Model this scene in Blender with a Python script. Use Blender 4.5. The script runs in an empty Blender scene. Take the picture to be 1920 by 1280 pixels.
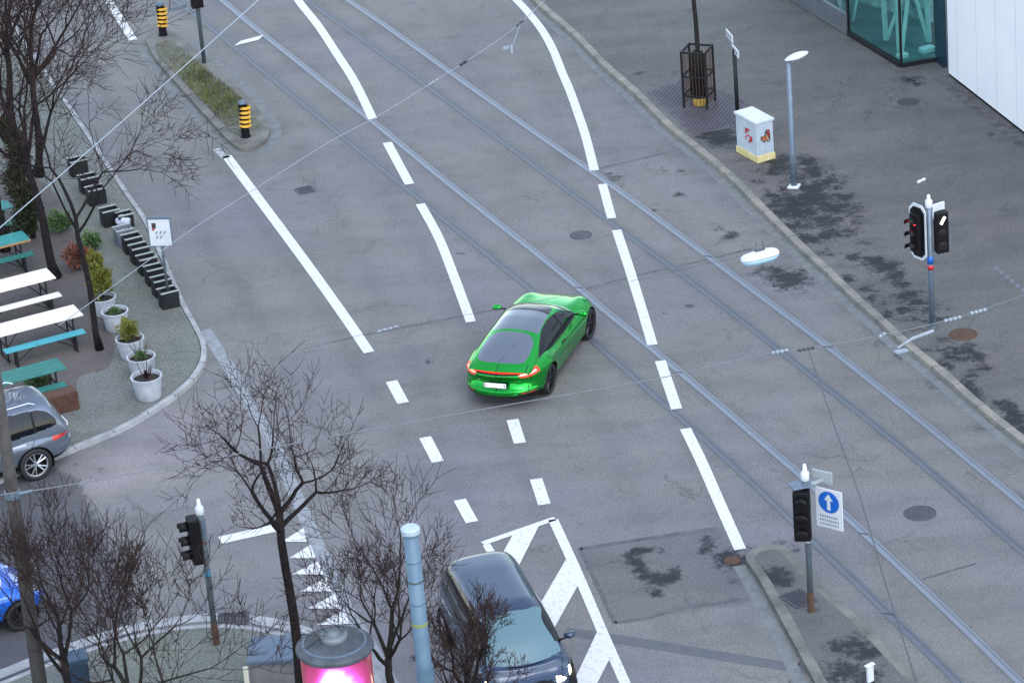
import bpy, bmesh, math, random
import numpy as np
from mathutils import Vector, Matrix
from mathutils.geometry import tessellate_polygon
rnd = random.Random(7)
R = math.radians
scene = bpy.context.scene
col = scene.collection

# ------------------------------------------------------------------ camera
TH = R(25.0); ROLL = 0.0837; FPX = 6685.0; DIST = 83.6
Fv = Vector((0, math.cos(TH), -math.sin(TH)))
R0 = Vector((1, 0, 0)); U0 = Vector((0, math.sin(TH), math.cos(TH)))
cc = math.sqrt(1 - ROLL**2)
Rv = R0*cc - U0*ROLL; Uv = U0*cc + R0*ROLL
CAM = -Fv*DIST
cam_d = bpy.data.cameras.new('camera'); cam = bpy.data.objects.new('camera', cam_d)
col.objects.link(cam); scene.camera = cam
cam_d.sensor_width = 36; cam_d.lens = FPX/1920*36; cam_d.clip_end = 2000
m = Matrix((Rv, Uv, -Fv)).transposed().to_4x4(); m.translation = CAM
cam.matrix_world = m
cam_d.dof.use_dof = True; cam_d.dof.focus_distance = 82.0; cam_d.dof.aperture_fstop = 2.4

# ------------------------------------------------------------------ sky, sun, exposure
w = bpy.data.worlds.new('World'); scene.world = w; w.use_nodes = True
nt = w.node_tree; bg = nt.nodes['Background']
sky = nt.nodes.new('ShaderNodeTexSky'); sky.sky_type = 'NISHITA'; sky.sun_disc = False
SUN_EL, SUN_ROT = R(52), R(160)
sky.sun_elevation = SUN_EL; sky.sun_rotation = SUN_ROT
sky.air_density = 1.4; sky.dust_density = 1.0; sky.ozone_density = 2.0
hs = nt.nodes.new('ShaderNodeHueSaturation'); hs.inputs['Saturation'].default_value = .66   # thin overcast
nt.links.new(sky.outputs[0], hs.inputs['Color']); nt.links.new(hs.outputs[0], bg.inputs[0]); bg.inputs[1].default_value = 0.15
sl = bpy.data.lights.new('sun', 'SUN'); sl.energy = 0.5; sl.angle = R(40); sl.color = (1, .98, .96)
so = bpy.data.objects.new('sun', sl); col.objects.link(so)
sd = Vector((math.sin(SUN_ROT)*math.cos(SUN_EL), math.cos(SUN_ROT)*math.cos(SUN_EL), math.sin(SUN_EL)))
so.rotation_euler = sd.to_track_quat('Z', 'Y').to_euler()
scene.view_settings.view_transform = 'Standard'; scene.view_settings.look = 'None'
scene.view_settings.exposure = 1.4; scene.view_settings.gamma = 1
scene.render.resolution_x = 1024; scene.render.resolution_y = 682
try: scene.cycles.use_denoising = True
except Exception: pass

# ------------------------------------------------------------------ pixel of the photo <-> point of the place
def P(px, py, z=0.0):
    d = Fv*FPX + Rv*(px-960) - Uv*(py-640)
    t = (z-CAM.z)/d.z
    return CAM + d*t
def proj(p):
    v = Vector(p)-CAM; k = FPX/v.dot(Fv)
    return (960+v.dot(Rv)*k, 640-v.dot(Uv)*k)
def height_at(base, py):
    a, b = 0.0, 20.0
    for _ in range(40):
        c = (a+b)/2
        if proj((base.x, base.y, base.z+c))[1] > py: a = c
        else: b = c
    return (a+b)/2

# ------------------------------------------------------------------ object helpers
def link(name, me, mats, parent=None, loc=None, rz=0):
    o = bpy.data.objects.new(name, me); col.objects.link(o)
    for m_ in (mats if isinstance(mats, (list, tuple)) else [mats]):
        me.materials.append(m_)
    if parent: o.parent = parent
    if loc is not None: o.location = loc
    if rz: o.rotation_euler = (0, 0, rz)
    return o
def tag(o, label=None, cat=None, group=None, kind=None):
    if label: o['label'] = label
    if cat: o['category'] = cat
    if group: o['group'] = group
    if kind: o['kind'] = kind
    return o
def empty(name, loc, rz=0, label=None, cat=None, group=None):
    o = bpy.data.objects.new(name, None); col.objects.link(o)
    o.empty_display_size = .2
    o.location = loc; o.rotation_euler = (0, 0, rz)
    return tag(o, label, cat, group)
def kids(o): return [c for c in bpy.data.objects if c.parent == o]
def copy_tree(o, parent=None):
    c = o.copy(); col.objects.link(c); c.parent = parent
    for ch in kids(o): copy_tree(ch, c)
    return c

class MB:
    """collects boxes, tubes, lathes into one mesh"""
    def __init__(s): s.v = []; s.f = []; s.mi = []
    def add(s, vs, fs, mi=0):
        n = len(s.v); s.v += [tuple(v) for v in vs]
        s.f += [tuple(i+n for i in f) for f in fs]; s.mi += [mi]*len(fs)
        return s
    def box(s, c, size, rz=0, mi=0, M=None, bev=0):
        x, y, z = [q/2 for q in size]; b = min(bev, x*.45, y*.45, z*.45)
        if b > 0:
            bm = bmesh.new(); bmesh.ops.create_cube(bm, size=1)
            for v in bm.verts: v.co = Vector((v.co.x*2*x, v.co.y*2*y, v.co.z*2*z))
            bmesh.ops.bevel(bm, geom=bm.edges[:], offset=b, segments=2, affect='EDGES', profile=.6)
            bm.verts.index_update()
            vs = [v.co.copy() for v in bm.verts]; fs = [tuple(v.index for v in f.verts) for f in bm.faces]; bm.free()
        else:
            vs = [Vector((a*x, b_*y, c_*z)) for a in (-1, 1) for b_ in (-1, 1) for c_ in (-1, 1)]
            fs = [(0, 1, 3, 2), (4, 6, 7, 5), (0, 4, 5, 1), (2, 3, 7, 6), (0, 2, 6, 4), (1, 5, 7, 3)]
        T = Matrix.Translation(c) @ (M if M is not None else Matrix.Rotation(rz, 4, 'Z'))
        return s.add([T @ v for v in vs], fs, mi)
    def tube(s, pts, rads, n=6, mi=0, caps=True):
        pts = [Vector(p) for p in pts]
        if not isinstance(rads, (list, tuple)): rads = [rads]*len(pts)
        vs = []; fs = []
        t0 = (pts[1]-pts[0]).normalized()
        ref = Vector((0, 0, 1)) if abs(t0.z) < .9 else Vector((1, 0, 0))
        u = t0.cross(ref).normalized()
        for i, p in enumerate(pts):
            if i == 0: t = t0
            elif i == len(pts)-1: t = (pts[i]-pts[i-1]).normalized()
            else: t = (pts[i+1]-pts[i-1]).normalized()
            u = (u - t*u.dot(t)).normalized(); v = t.cross(u)
            for k in range(n):
                a = 2*math.pi*k/n
                vs.append(p + (u*math.cos(a)+v*math.sin(a))*rads[i])
        for i in range(len(pts)-1):
            for k in range(n):
                a = i*n+k; b = i*n+(k+1) % n
                fs.append((a, b, b+n, a+n))
        if caps:
            fs.append(tuple(range(n-1, -1, -1))); fs.append(tuple(range((len(pts)-1)*n, len(pts)*n)))
        return s.add(vs, fs, mi)
    def lathe(s, prof, c=(0, 0, 0), n=24, M=None, mi=0, close=False):
        """prof: list of (radius, height); axis z"""
        vs = []; fs = []; k = len(prof)
        T = Matrix.Translation(c) @ (M if M is not None else Matrix.Identity(4))
        for j in range(n):
            a = 2*math.pi*j/n
            for r_, h in prof: vs.append(T @ Vector((r_*math.cos(a), r_*math.sin(a), h)))
        for j in range(n):
            j2 = (j+1) % n
            for i in range(k-1): fs.append((j*k+i, j2*k+i, j2*k+i+1, j*k+i+1))
        return s.add(vs, fs, mi)
    def prism(s, poly, z0, z1, mi=0, mi_side=None, bottom=True):
        """poly: list of (x,y) world"""
        n = len(poly)
        area = sum(poly[i][0]*poly[(i+1) % n][1]-poly[(i+1) % n][0]*poly[i][1] for i in range(n))
        if area < 0: poly = poly[::-1]
        tris = tessellate_polygon([[Vector((p[0], p[1], 0)) for p in poly]])
        vs = [(p[0], p[1], z1) for p in poly]; fs = []
        for t in tris:
            a, b, c = [Vector((poly[i][0], poly[i][1], 0)) for i in t]
            fs.append(tuple(t) if (b-a).cross(c-a).z > 0 else tuple(t[::-1]))
        s.add(vs, fs, mi)
        if z1 > z0:
            vs = [(p[0], p[1], z0) for p in poly]+[(p[0], p[1], z1) for p in poly]
            s.add(vs, [(i, (i+1) % n, n+(i+1) % n, n+i) for i in range(n)], mi if mi_side is None else mi_side)
        return s
    def build(s, name, mats, parent=None, smooth=False, loc=None, rz=0):
        me = bpy.data.meshes.new(name); me.from_pydata(s.v, [], s.f)
        me.polygons.foreach_set('material_index', s.mi)
        if smooth: me.polygons.foreach_set('use_smooth', [True]*len(s.f))
        me.update()
        return link(name, me, mats, parent, loc, rz)
def autosmooth(o, ang=40):
    me = o.data; bm = bmesh.new(); bm.from_mesh(me)
    for e in bm.edges:
        if len(e.link_faces) == 2: e.smooth = e.calc_face_angle(0) < R(ang)
    for f in bm.faces: f.smooth = True
    bm.to_mesh(me); bm.free(); return o

def smooth_line(pts, sub=6):
    """catmull-rom through the points"""
    out = []; n = len(pts)
    for i in range(n-1):
        p0 = Vector(pts[max(i-1, 0)]); p1 = Vector(pts[i]); p2 = Vector(pts[i+1]); p3 = Vector(pts[min(i+2, n-1)])
        for k in range(sub):
            t = k/sub
            out.append(.5*((2*p1)+(-p0+p2)*t+(2*p0-5*p1+4*p2-p3)*t*t+(-p0+3*p1-3*p2+p3)*t**3))
    out.append(Vector(pts[-1])); return out
def offset_line(pts, d):
    """2-D offset to the left by d"""
    out = []
    for i, p in enumerate(pts):
        a = pts[max(i-1, 0)]; b = pts[min(i+1, len(pts)-1)]
        t = Vector((b[0]-a[0], b[1]-a[1])).normalized()
        out.append(Vector((p[0]-t.y*d, p[1]+t.x*d)))
    return out
def strip(mb, pts, w0, w1, z, mi=0):
    """flat band between offsets w0 and w1 of a world polyline"""
    A = offset_line(pts, w0); B = offset_line(pts, w1); n = len(pts)
    vs = [(a.x, a.y, z) for a in A]+[(b.x, b.y, z) for b in B]
    if w1 > w0: fs = [(i, i+1, n+i+1, n+i) for i in range(n-1)]
    else: fs = [(i, n+i, n+i+1, i+1) for i in range(n-1)]
    mb.add(vs, fs, mi)
def px_line(pts, z=0, sub=6):
    return smooth_line([P(x, y, z) for x, y in pts], sub) if sub > 1 else [P(x, y, z) for x, y in pts]

# ------------------------------------------------------------------ materials
def mat(name, c, rough=.6, metal=0, noise=None, bump=0, bscale=80, coat=0, spec=None, emit=None, es=0, c2=None, nscale=4, nlo=.35, nhi=.65, rvar=0):
    m_ = bpy.data.materials.new(name); m_.use_nodes = True
    N = m_.node_tree.nodes; L = m_.node_tree.links; b = N['Principled BSDF']
    b.inputs['Base Color'].default_value = (*c, 1); b.inputs['Roughness'].default_value = rough
    b.inputs['Metallic'].default_value = metal
    if coat: b.inputs['Coat Weight'].default_value = coat; b.inputs['Coat Roughness'].default_value = .03
    if spec is not None: b.inputs['Specular IOR Level'].default_value = spec
    if emit: b.inputs['Emission Color'].default_value = (*emit, 1); b.inputs['Emission Strength'].default_value = es
    tc = N.new('ShaderNodeTexCoord')
    if c2:
        t = N.new('ShaderNodeTexNoise'); t.inputs['Scale'].default_value = nscale; t.inputs['Detail'].default_value = 8
        t.inputs['Roughness'].default_value = .65
        L.new(tc.outputs['Object'], t.inputs['Vector'])
        r_ = N.new('ShaderNodeValToRGB'); r_.color_ramp.elements[0].color = (*c, 1); r_.color_ramp.elements[1].color = (*c2, 1)
        r_.color_ramp.elements[0].position = nlo; r_.color_ramp.elements[1].position = nhi
        L.new(t.outputs[0], r_.inputs[0]); L.new(r_.outputs[0], b.inputs['Base Color'])
        if rvar:
            mr = N.new('ShaderNodeMapRange'); mr.inputs['To Min'].default_value = rough-rvar; mr.inputs['To Max'].default_value = rough+rvar
            L.new(t.outputs[0], mr.inputs[0]); L.new(mr.outputs[0], b.inputs['Roughness'])
    if bump:
        t = N.new('ShaderNodeTexNoise'); t.inputs['Scale'].default_value = bscale; t.inputs['Detail'].default_value = 6
        L.new(tc.outputs['Object'], t.inputs['Vector'])
        bp = N.new('ShaderNodeBump'); bp.inputs['Strength'].default_value = bump; bp.inputs['Distance'].default_value = .01
        L.new(t.outputs[0], bp.inputs['Height']); L.new(bp.outputs[0], b.inputs['Normal'])
    return m_

def ground_mat(name, base, tint_a, tint_b, dark=(.012, .013, .017), grain=.5, seams=None, rough=.72, speck=0):
    """asphalt-like: big tone zones, mid blotches, fine grain, dark stains from the 'stain' attribute"""
    m_ = bpy.data.materials.new(name); m_.use_nodes = True
    N = m_.node_tree.nodes; L = m_.node_tree.links; b = N['Principled BSDF']; b.inputs['Specular IOR Level'].default_value = .25
    geo = N.new('ShaderNodeNewGeometry'); pos = geo.outputs['Position']
    def noise(sc, det=6, rg=.6, vec=None):
        t = N.new('ShaderNodeTexNoise'); t.inputs['Scale'].default_value = sc; t.inputs['Detail'].default_value = det
        t.inputs['Roughness'].default_value = rg; L.new(vec or pos, t.inputs['Vector']); return t.outputs[0]
    def mix(f, a, b_, mode='MIX'):
        x = N.new('ShaderNodeMix'); x.data_type = 'RGBA'; x.blend_type = mode
        for s_, v in ((x.inputs[0], f), (x.inputs[6], a), (x.inputs[7], b_)):
            if isinstance(v, (tuple, float, int)): s_.default_value = (*v, 1) if isinstance(v, tuple) else v
            else: L.new(v, s_)
        return x.outputs[2]
    def rng(v, a, b_, c=0, d=1):
        x = N.new('ShaderNodeMapRange'); x.clamp = True
        x.inputs[1].default_value = a; x.inputs[2].default_value = b_; x.inputs[3].default_value = c; x.inputs[4].default_value = d
        L.new(v, x.inputs[0]); return x.outputs[0]
    def math_(op, a, b_):
        x = N.new('ShaderNodeMath'); x.operation = op
        for s_, v in ((x.inputs[0], a), (x.inputs[1], b_)):
            if isinstance(v, (float, int)): s_.default_value = v
            else: L.new(v, s_)
        return x.outputs[0]
    # streaks run along the roadway: stretch the coordinates along its direction
    mp = N.new('ShaderNodeMapping'); L.new(pos, mp.inputs[0]); mp.inputs['Rotation'].default_value = (0, 0, R(66))
    mp.inputs['Scale'].default_value = (.16, 1.0, 1)
    big = noise(.16, 4, .6); strk = noise(.85, 4, .55, mp.outputs[0]); blot = noise(1.3, 8, .7); fine = noise(24, 6, .9); mid = noise(7, 6, .75)
    c = mix(rng(big, .38, .62), tint_a, tint_b)
    c = mix(rng(strk, .40, .62, 0, .50), c, tuple(x*.74 for x in base))
    c = mix(rng(noise(.42, 6, .7), .48, .66, 0, .45), c, tuple(x*k_ for x, k_ in zip(base, (1.22, 1.20, 1.13))))
    c = mix(rng(blot, .50, .72, 0, .6), c, tuple(x*.64 for x in base))
    c = mix(rng(mid, .52, .75, 0, .50), c, tuple(x*1.35 for x in base))
    # hairline cracks where the surface is tired
    vo = N.new('ShaderNodeTexVoronoi'); vo.feature = 'DISTANCE_TO_EDGE'; vo.inputs['Scale'].default_value = .55
    dv_ = N.new('ShaderNodeVectorMath'); dv_.operation = 'MULTIPLY_ADD'; nv = N.new('ShaderNodeTexNoise'); nv.inputs['Scale'].default_value = 1.6; nv.inputs['Detail'].default_value = 6
    L.new(pos, nv.inputs['Vector']); L.new(nv.outputs['Color'], dv_.inputs[0]); dv_.inputs[1].default_value = (.9, .9, 0); L.new(pos, dv_.inputs[2]); L.new(dv_.outputs[0], vo.inputs['Vector'])
    ck = math_('MULTIPLY', rng(vo.outputs['Distance'], .0, .014, 1, 0), rng(noise(.33, 3, .5), .52, .62))
    c = mix(math_('MULTIPLY', ck, .55), c, tuple(x*.35 for x in base))
    c = mix(rng(fine, .34, .66, 0, 1), mix(1.0, c, (1-grain*.75,)*3, 'MULTIPLY'), mix(1.0, c, (1+grain*.75,)*3, 'MULTIPLY'))
    at = N.new('ShaderNodeAttribute'); at.attribute_name = 'stain'
    edge = math_('ADD', at.outputs['Fac'], math_('MULTIPLY', math_('SUBTRACT', noise(3.6, 9, .8), .5), 3.0))
    sm = rng(edge, .40, .78)
    sm = math_('MULTIPLY', sm, rng(at.outputs['Fac'], .04, .22))
    c = mix(math_('MULTIPLY', sm, .92), c, dark)
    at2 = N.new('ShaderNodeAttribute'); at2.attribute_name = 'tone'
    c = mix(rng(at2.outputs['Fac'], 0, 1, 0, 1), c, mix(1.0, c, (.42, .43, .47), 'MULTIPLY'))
    at3 = N.new('ShaderNodeAttribute'); at3.attribute_name = 'pale'
    c = mix(rng(at3.outputs['Fac'], 0, 1, 0, 1), c, mix(1.0, c, (1.45, 1.36, 1.30), 'MULTIPLY'))
    L.new(c, b.inputs['Base Color'])
    rr = N.new('ShaderNodeMapRange'); rr.inputs[3].default_value = rough; rr.inputs[4].default_value = .62
    L.new(sm, rr.inputs[0]); L.new(rr.outputs[0], b.inputs['Roughness'])
    bp = N.new('ShaderNodeBump'); bp.inputs['Strength'].default_value = .45; bp.inputs['Distance'].default_value = .008
    L.new(fine, bp.inputs['Height']); L.new(bp.outputs[0], b.inputs['Normal'])
    return m_

ASPH = (.152, .152, .158)
M = {}
M['road'] = ground_mat('asphalt', ASPH, (.150, .147, .168), (.160, .160, .150), grain=.85)
M['pave'] = ground_mat('pavement_asphalt', (.094, .096, .100), (.122, .116, .118), (.108, .112, .111), grain=.75)
M['gravel'] = ground_mat('gravel', (.135, .145, .13), (.145, .15, .15), (.13, .145, .12), grain=1.1)
M['terrace'] = ground_mat('terrace_ground', (.10, .09, .088), (.115, .10, .098), (.085, .08, .078), grain=.8)
M['kerb'] = mat('granite_kerb', (.13, .13, .125), .8, c2=(.25, .235, .20), nscale=1.7, bump=.3)
M['kerb_pale'] = mat('pale_granite', (.20, .21, .225), .8, c2=(.34, .35, .36), nscale=2.5, bump=.3)
M['islk'] = mat('island_kerb', (.085, .085, .080), .85, c2=(.17, .165, .15), nscale=1.8, bump=.3)
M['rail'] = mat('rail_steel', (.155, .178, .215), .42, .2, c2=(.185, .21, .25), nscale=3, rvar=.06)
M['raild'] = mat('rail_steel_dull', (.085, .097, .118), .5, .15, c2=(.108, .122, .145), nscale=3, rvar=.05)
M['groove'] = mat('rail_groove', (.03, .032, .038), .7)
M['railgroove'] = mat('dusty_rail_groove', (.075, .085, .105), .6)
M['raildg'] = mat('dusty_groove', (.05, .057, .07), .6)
M['paint'] = mat('road_paint', (.36, .365, .375), .7, c2=(.58, .59, .605), nscale=11, nlo=.30, nhi=.48, bump=.3)
M['worn'] = mat('worn_paint', (.17, .175, .185), .7, c2=(.42, .44, .46), nscale=7, nlo=.42, nhi=.62)
M['seal'] = mat('bitumen_seal', (.055, .06, .068), .5, c2=(.085, .09, .10), nscale=3)
M['gutter'] = mat('gutter_stone', (.17, .185, .205), .75, c2=(.25, .27, .295), nscale=4, bump=.3)
M['iron'] = mat('cast_iron', (.055, .055, .07), .55, .4, c2=(.09, .085, .10), nscale=12, bump=.6, bscale=40)
M['rust_iron'] = mat('rusty_iron', (.06, .035, .025), .7, .3, c2=(.12, .07, .045), nscale=14, bump=.6, bscale=40)
M['black'] = mat('black_plastic', (.006, .006, .008), .5, spec=.2)
M['blackm'] = mat('black_painted_steel', (.010, .011, .013), .55, 0, c2=(.016, .016, .02), nscale=6, spec=.25)
M['yellow'] = mat('bollard_yellow', (.60, .33, .015), .5, c2=(.50, .26, .01), nscale=12)
M['galv'] = mat('galvanised_steel', (.12, .165, .22), .5, .4, c2=(.17, .22, .28), nscale=5, bump=.1, rvar=.08)
M['galv_dark'] = mat('weathered_steel', (.07, .095, .11), .55, .3, c2=(.11, .14, .16), nscale=5)
M['mastcap'] = mat('mast_cap', (.30, .38, .45), .5, c2=(.38, .46, .52), nscale=6)
M['mast'] = mat('pale_blue_mast', (.075, .135, .20), .5, .1, c2=(.105, .175, .245), nscale=3, rvar=.06)
M['white'] = mat('white_enamel', (.50, .54, .59), .38, c2=(.60, .63, .68), nscale=4)
M['whitecap'] = mat('white_cap', (.52, .56, .62), .45, c2=(.62, .65, .70), nscale=6)
M['signblue'] = mat('sign_blue', (.01, .11, .48), .4)
M['signtxt'] = mat('sign_print', (.16, .22, .28), .5)
M['red'] = mat('sign_red', (.45, .02, .02), .4)
M['redlamp'] = mat('lit_red_lens', (.5, .01, .01), .3, emit=(1, .02, .02), es=5)
M['darklens'] = mat('unlit_lens', (.012, .008, .008), .35)
M['whitelamp'] = mat('lit_white_bar', (.8, .8, .8), .3, emit=(1, .93, .82), es=3.5)
M['tyre'] = mat('tyre_rubber', (.012, .012, .014), .75)
M['rimdark'] = mat('dark_alloy', (.03, .03, .035), .3, .7)
M['rim'] = mat('silver_alloy', (.50, .52, .55), .3, .8)
M['well'] = mat('wheel_well', (.004, .004, .005), .9)
M['glass'] = mat('car_glass', (.010, .020, .042), .04, coat=1, spec=1)
M['glass'].node_tree.nodes['Principled BSDF'].inputs['IOR'].default_value = 2.0
M['tealrefl'] = mat('windscreen_reflection', (.055, .13, .155), .06, coat=1, spec=1)  # teal reflection on the windscreen, put into the base colour
M['sideglass'] = mat('side_glass', (.005, .006, .009), .05, spec=.45)
M['seam'] = mat('panel_gap', (.004, .006, .005), .7)
M['chrome'] = mat('chrome_trim', (.55, .57, .60), .15, 1)
M['teal'] = mat('teal_painted_wood', (.022, .20, .20), .5, c2=(.035, .27, .26), nscale=5, bump=.2)
M['teald'] = mat('green_painted_wood', (.014, .12, .105), .5, c2=(.025, .17, .15), nscale=5, bump=.2)
M['cyan'] = mat('light_blue_painted_wood', (.045, .27, .33), .5, c2=(.07, .35, .41), nscale=5, bump=.2)
M['cream'] = mat('cream_painted_wood', (.68, .64, .57), .6, c2=(.76, .72, .65), nscale=5, bump=.2)
M['wood'] = mat('bare_wood_edge', (.36, .19, .08), .6, c2=(.42, .24, .11), nscale=6)
M['pot'] = mat('fibre_cement_pot', (.30, .33, .38), .75, c2=(.44, .47, .51), nscale=5, bump=.3)
M['soil'] = mat('dark_soil', (.012, .009, .008), .95, c2=(.03, .022, .018), nscale=20, bump=1)
M['bark'] = mat('dark_bark', (.010, .009, .010), .95, spec=.1, c2=(.024, .020, .021), nscale=9, bump=.8, bscale=30)
M['bark2'] = mat('grey_bark', (.014, .014, .013), .95, spec=.1, c2=(.032, .031, .028), nscale=9, bump=.8, bscale=30)
M['twig'] = mat('reddish_twigs', (.026, .017, .017), .9, spec=.1, c2=(.046, .030, .029), nscale=3)
M['leaf_dark'] = mat('dark_evergreen_leaves', (.010, .016, .005), .7, c2=(.035, .045, .012), nscale=6)
M['leaf_olive'] = mat('olive_leaves', (.10, .115, .018), .7, c2=(.20, .19, .035), nscale=5)
M['leaf_green'] = mat('green_leaves', (.05, .10, .03), .7, c2=(.10, .17, .06), nscale=5)
M['leaf_red'] = mat('rusty_leaves', (.10, .03, .02), .7, c2=(.20, .07, .04), nscale=5)
M['grass'] = mat('verge_grass', (.05, .075, .025), .8, c2=(.14, .15, .05), nscale=1.6)
M['verge'] = mat('verge_soil', (.075, .075, .060), .95, c2=(.13, .13, .10), nscale=3, bump=1, bscale=20)

# ------------------------------------------------------------------ ground sheets
def inpoly(px, py, poly):
    inside = np.zeros(px.shape, bool); n = len(poly)
    for i in range(n):
        x1, y1 = poly[i][0], poly[i][1]; x2, y2 = poly[(i+1) % n][0], poly[(i+1) % n][1]
        if y1 == y2: continue
        c = ((y1 > py) != (y2 > py)) & (px < (x2-x1)*(py-y1)/(y2-y1)+x1)
        inside ^= c
    return inside
def blob_field(xs, ys, z, blobs):
    """stain strength at world points; blobs are (px, py, rx, ry, strength) read off the photograph and laid on the surface"""
    f = np.zeros(xs.shape)
    for px, py, rx, ry, s in blobs:
        if z > .1: rx *= 1.05; ry *= 1.05
        c = P(px, py, z); ax = rx*1.45/80.0; ay = ry*1.45/80.0/.42
        d = ((xs-c.x)/ax)**2+((ys-c.y)/ay)**2
        f = np.maximum(f, s*np.exp(-d*.7))
    return f
def sheet(name, poly, z, material, step, stains=(), tones=(), pales=(), tone_polys=(), dist_dark=None):
    """grid clipped to a polygon, carrying the stain attributes"""
    xs = [p[0] for p in poly]; ys = [p[1] for p in poly]
    bm = bmesh.new()
    tris = tessellate_polygon([[Vector((p[0], p[1], 0)) for p in poly]])
    vs = [bm.verts.new((p[0], p[1], z)) for p in poly]
    for t in tris:
        try: bm.faces.new([vs[i] for i in t])
        except ValueError: pass
    for ax, lo, hi in ((0, min(xs), max(xs)), (1, min(ys), max(ys))):
        k = lo+step
        while k < hi:
            co = Vector((k, 0, 0)) if ax == 0 else Vector((0, k, 0)); no = Vector((1, 0, 0)) if ax == 0 else Vector((0, 1, 0))
            bmesh.ops.bisect_plane(bm, geom=bm.verts[:]+bm.edges[:]+bm.faces[:], plane_co=co, plane_no=no)
            k += step
    for f in bm.faces:
        if f.normal.z < 0: f.normal_flip()
    me = bpy.data.meshes.new(name); bm.to_mesh(me); bm.free()
    attrs(me, z, stains, tones, pales, tone_polys)
    return link(name, me, material)
def grid(name, x0, x1, y0, y1, z, material, step, stains=(), tones=(), pales=(), tone_polys=()):
    nx = int((x1-x0)/step)+1; ny = int((y1-y0)/step)+1
    X, Y = np.meshgrid(np.linspace(x0, x1, nx), np.linspace(y0, y1, ny))
    v = np.stack([X.ravel(), Y.ravel(), np.full(X.size, z)], 1)
    i = np.arange(nx*ny).reshape(ny, nx)
    f = np.stack([i[:-1, :-1].ravel(), i[:-1, 1:].ravel(), i[1:, 1:].ravel(), i[1:, :-1].ravel()], 1)
    me = bpy.data.meshes.new(name); me.from_pydata(v.tolist(), [], f.tolist())
    attrs(me, z, stains, tones, pales, tone_polys)
    return link(name, me, material)
RAILS = []
TYRES = [([(130, -20), (300, 240), (470, 480), (600, 680), (700, 860), (800, 1080), (900, 1280)], .30, .20), ([(480, 40), (640, 330), (760, 520), (850, 700), (900, 860), (960, 1000)], .30, .17),
    ([(860, -20), (960, 160), (1020, 360), (1090, 560), (1180, 760), (1280, 980), (1330, 1180)], .30, .16), ([(1060, 120), (1250, 330), (1480, 540), (1700, 740), (1900, 920)], .3, .15),
    ([(60, 1010), (250, 1010), (450, 960), (650, 860), (860, 740), (1000, 680), (1090, 580)], .28, .20)]
def attrs(me, z, stains, tones, pales, tone_polys):
    n = len(me.vertices); co = np.empty(n*3); me.vertices.foreach_get('co', co); co = co.reshape(-1, 3)
    X, Y = co[:, 0], co[:, 1]
    s = blob_field(X, Y, z, stains); t = blob_field(X, Y, z, tones)*.6; p = blob_field(X, Y, z, pales)
    if z == 0:
        for pts in RAILS:
            q = [P(a, b, 0) for a, b in pts]
            dm = np.full(X.shape, 9.0)
            for p1, p2 in zip(q[:-1], q[1:]):
                dx, dy = p2.x-p1.x, p2.y-p1.y; tt = np.clip(((X-p1.x)*dx+(Y-p1.y)*dy)/(dx*dx+dy*dy), 0, 1)
                dm = np.minimum(dm, np.hypot(X-p1.x-tt*dx, Y-p1.y-tt*dy))
            t = np.maximum(t, .30*np.exp(-(dm/.26)**2))
        for pts, wd_, am_ in TYRES:
            q = smooth_line([P(a, b, 0) for a, b in pts], 4)
            for off in (-.78, .78):
                dm = np.full(X.shape, 9.0); qq = offset_line(q, off)
                for p1, p2 in zip(qq[:-1], qq[1:]):
                    dx, dy = p2.x-p1.x, p2.y-p1.y; tt = np.clip(((X-p1.x)*dx+(Y-p1.y)*dy)/(dx*dx+dy*dy), 0, 1)
                    dm = np.minimum(dm, np.hypot(X-p1.x-tt*dx, Y-p1.y-tt*dy))
                t = np.maximum(t, am_*np.exp(-(dm/wd_)**2))
    for poly, val in tone_polys:
        t = np.maximum(t, inpoly(X, Y, [P(a, b, z) for a, b in poly])*val)
    for nm, arr in (('stain', s), ('tone', t), ('pale', p)):
        a = me.attributes.new(nm, 'FLOAT', 'POINT'); a.data.foreach_set('value', arr.astype(np.float32))

g = MB(); S_ = 400
g.add([(-S_, -S_, -.02), (S_, -S_, -.02), (S_, S_, -.02), (-S_, S_, -.02)], [(0, 1, 2, 3)])
o = g.build('ground', M['road']); tag(o, kind='structure')

T1a = [(370, -36), (416, 0), (453.6, 32), (492.7, 64), (550, 109), (604.7, 153), (664.6, 200.5), (716.7, 242), (794.8, 306.5), (853.5, 354), (952.5, 433), (1017.6, 484), (1085.3, 539), (1132, 580), (1225.8, 656), (1314.4, 730), (1392.5, 796.5), (1465.4, 860), (1493, 883), (1597, 977), (1620.5, 999), (1706.5, 1080.2), (1810.6, 1179), (1907, 1272.9), (1990, 1352)]
T1b = [(280, -40), (329, 0), (386, 43), (461.5, 106), (547.4, 177), (625.5, 240.9), (690.6, 294.3), (775.4, 363), (848.3, 423), (926.5, 485.7), (986.4, 533.9), (1060, 595), (1132, 656), (1197, 713), (1275.3, 782), (1353.4, 851), (1435.6, 927), (1506, 995), (1565.8, 1052), (1628.3, 1113), (1680.4, 1164), (1745.5, 1227), (1792.4, 1274), (1870, 1352)]
T2a = [(600, -36), (651.6, 0), (703.6, 35), (794.8, 100), (840, 132.8), (925.8, 194), (1001.4, 247.4), (1079.5, 301), (1119, 328), (1210, 393), (1327.4, 480.5), (1418.5, 549), (1496.7, 607), (1554, 651), (1654.4, 731), (1758.5, 814), (1836.7, 879), (1914.8, 943), (1990, 1006)]
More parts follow.
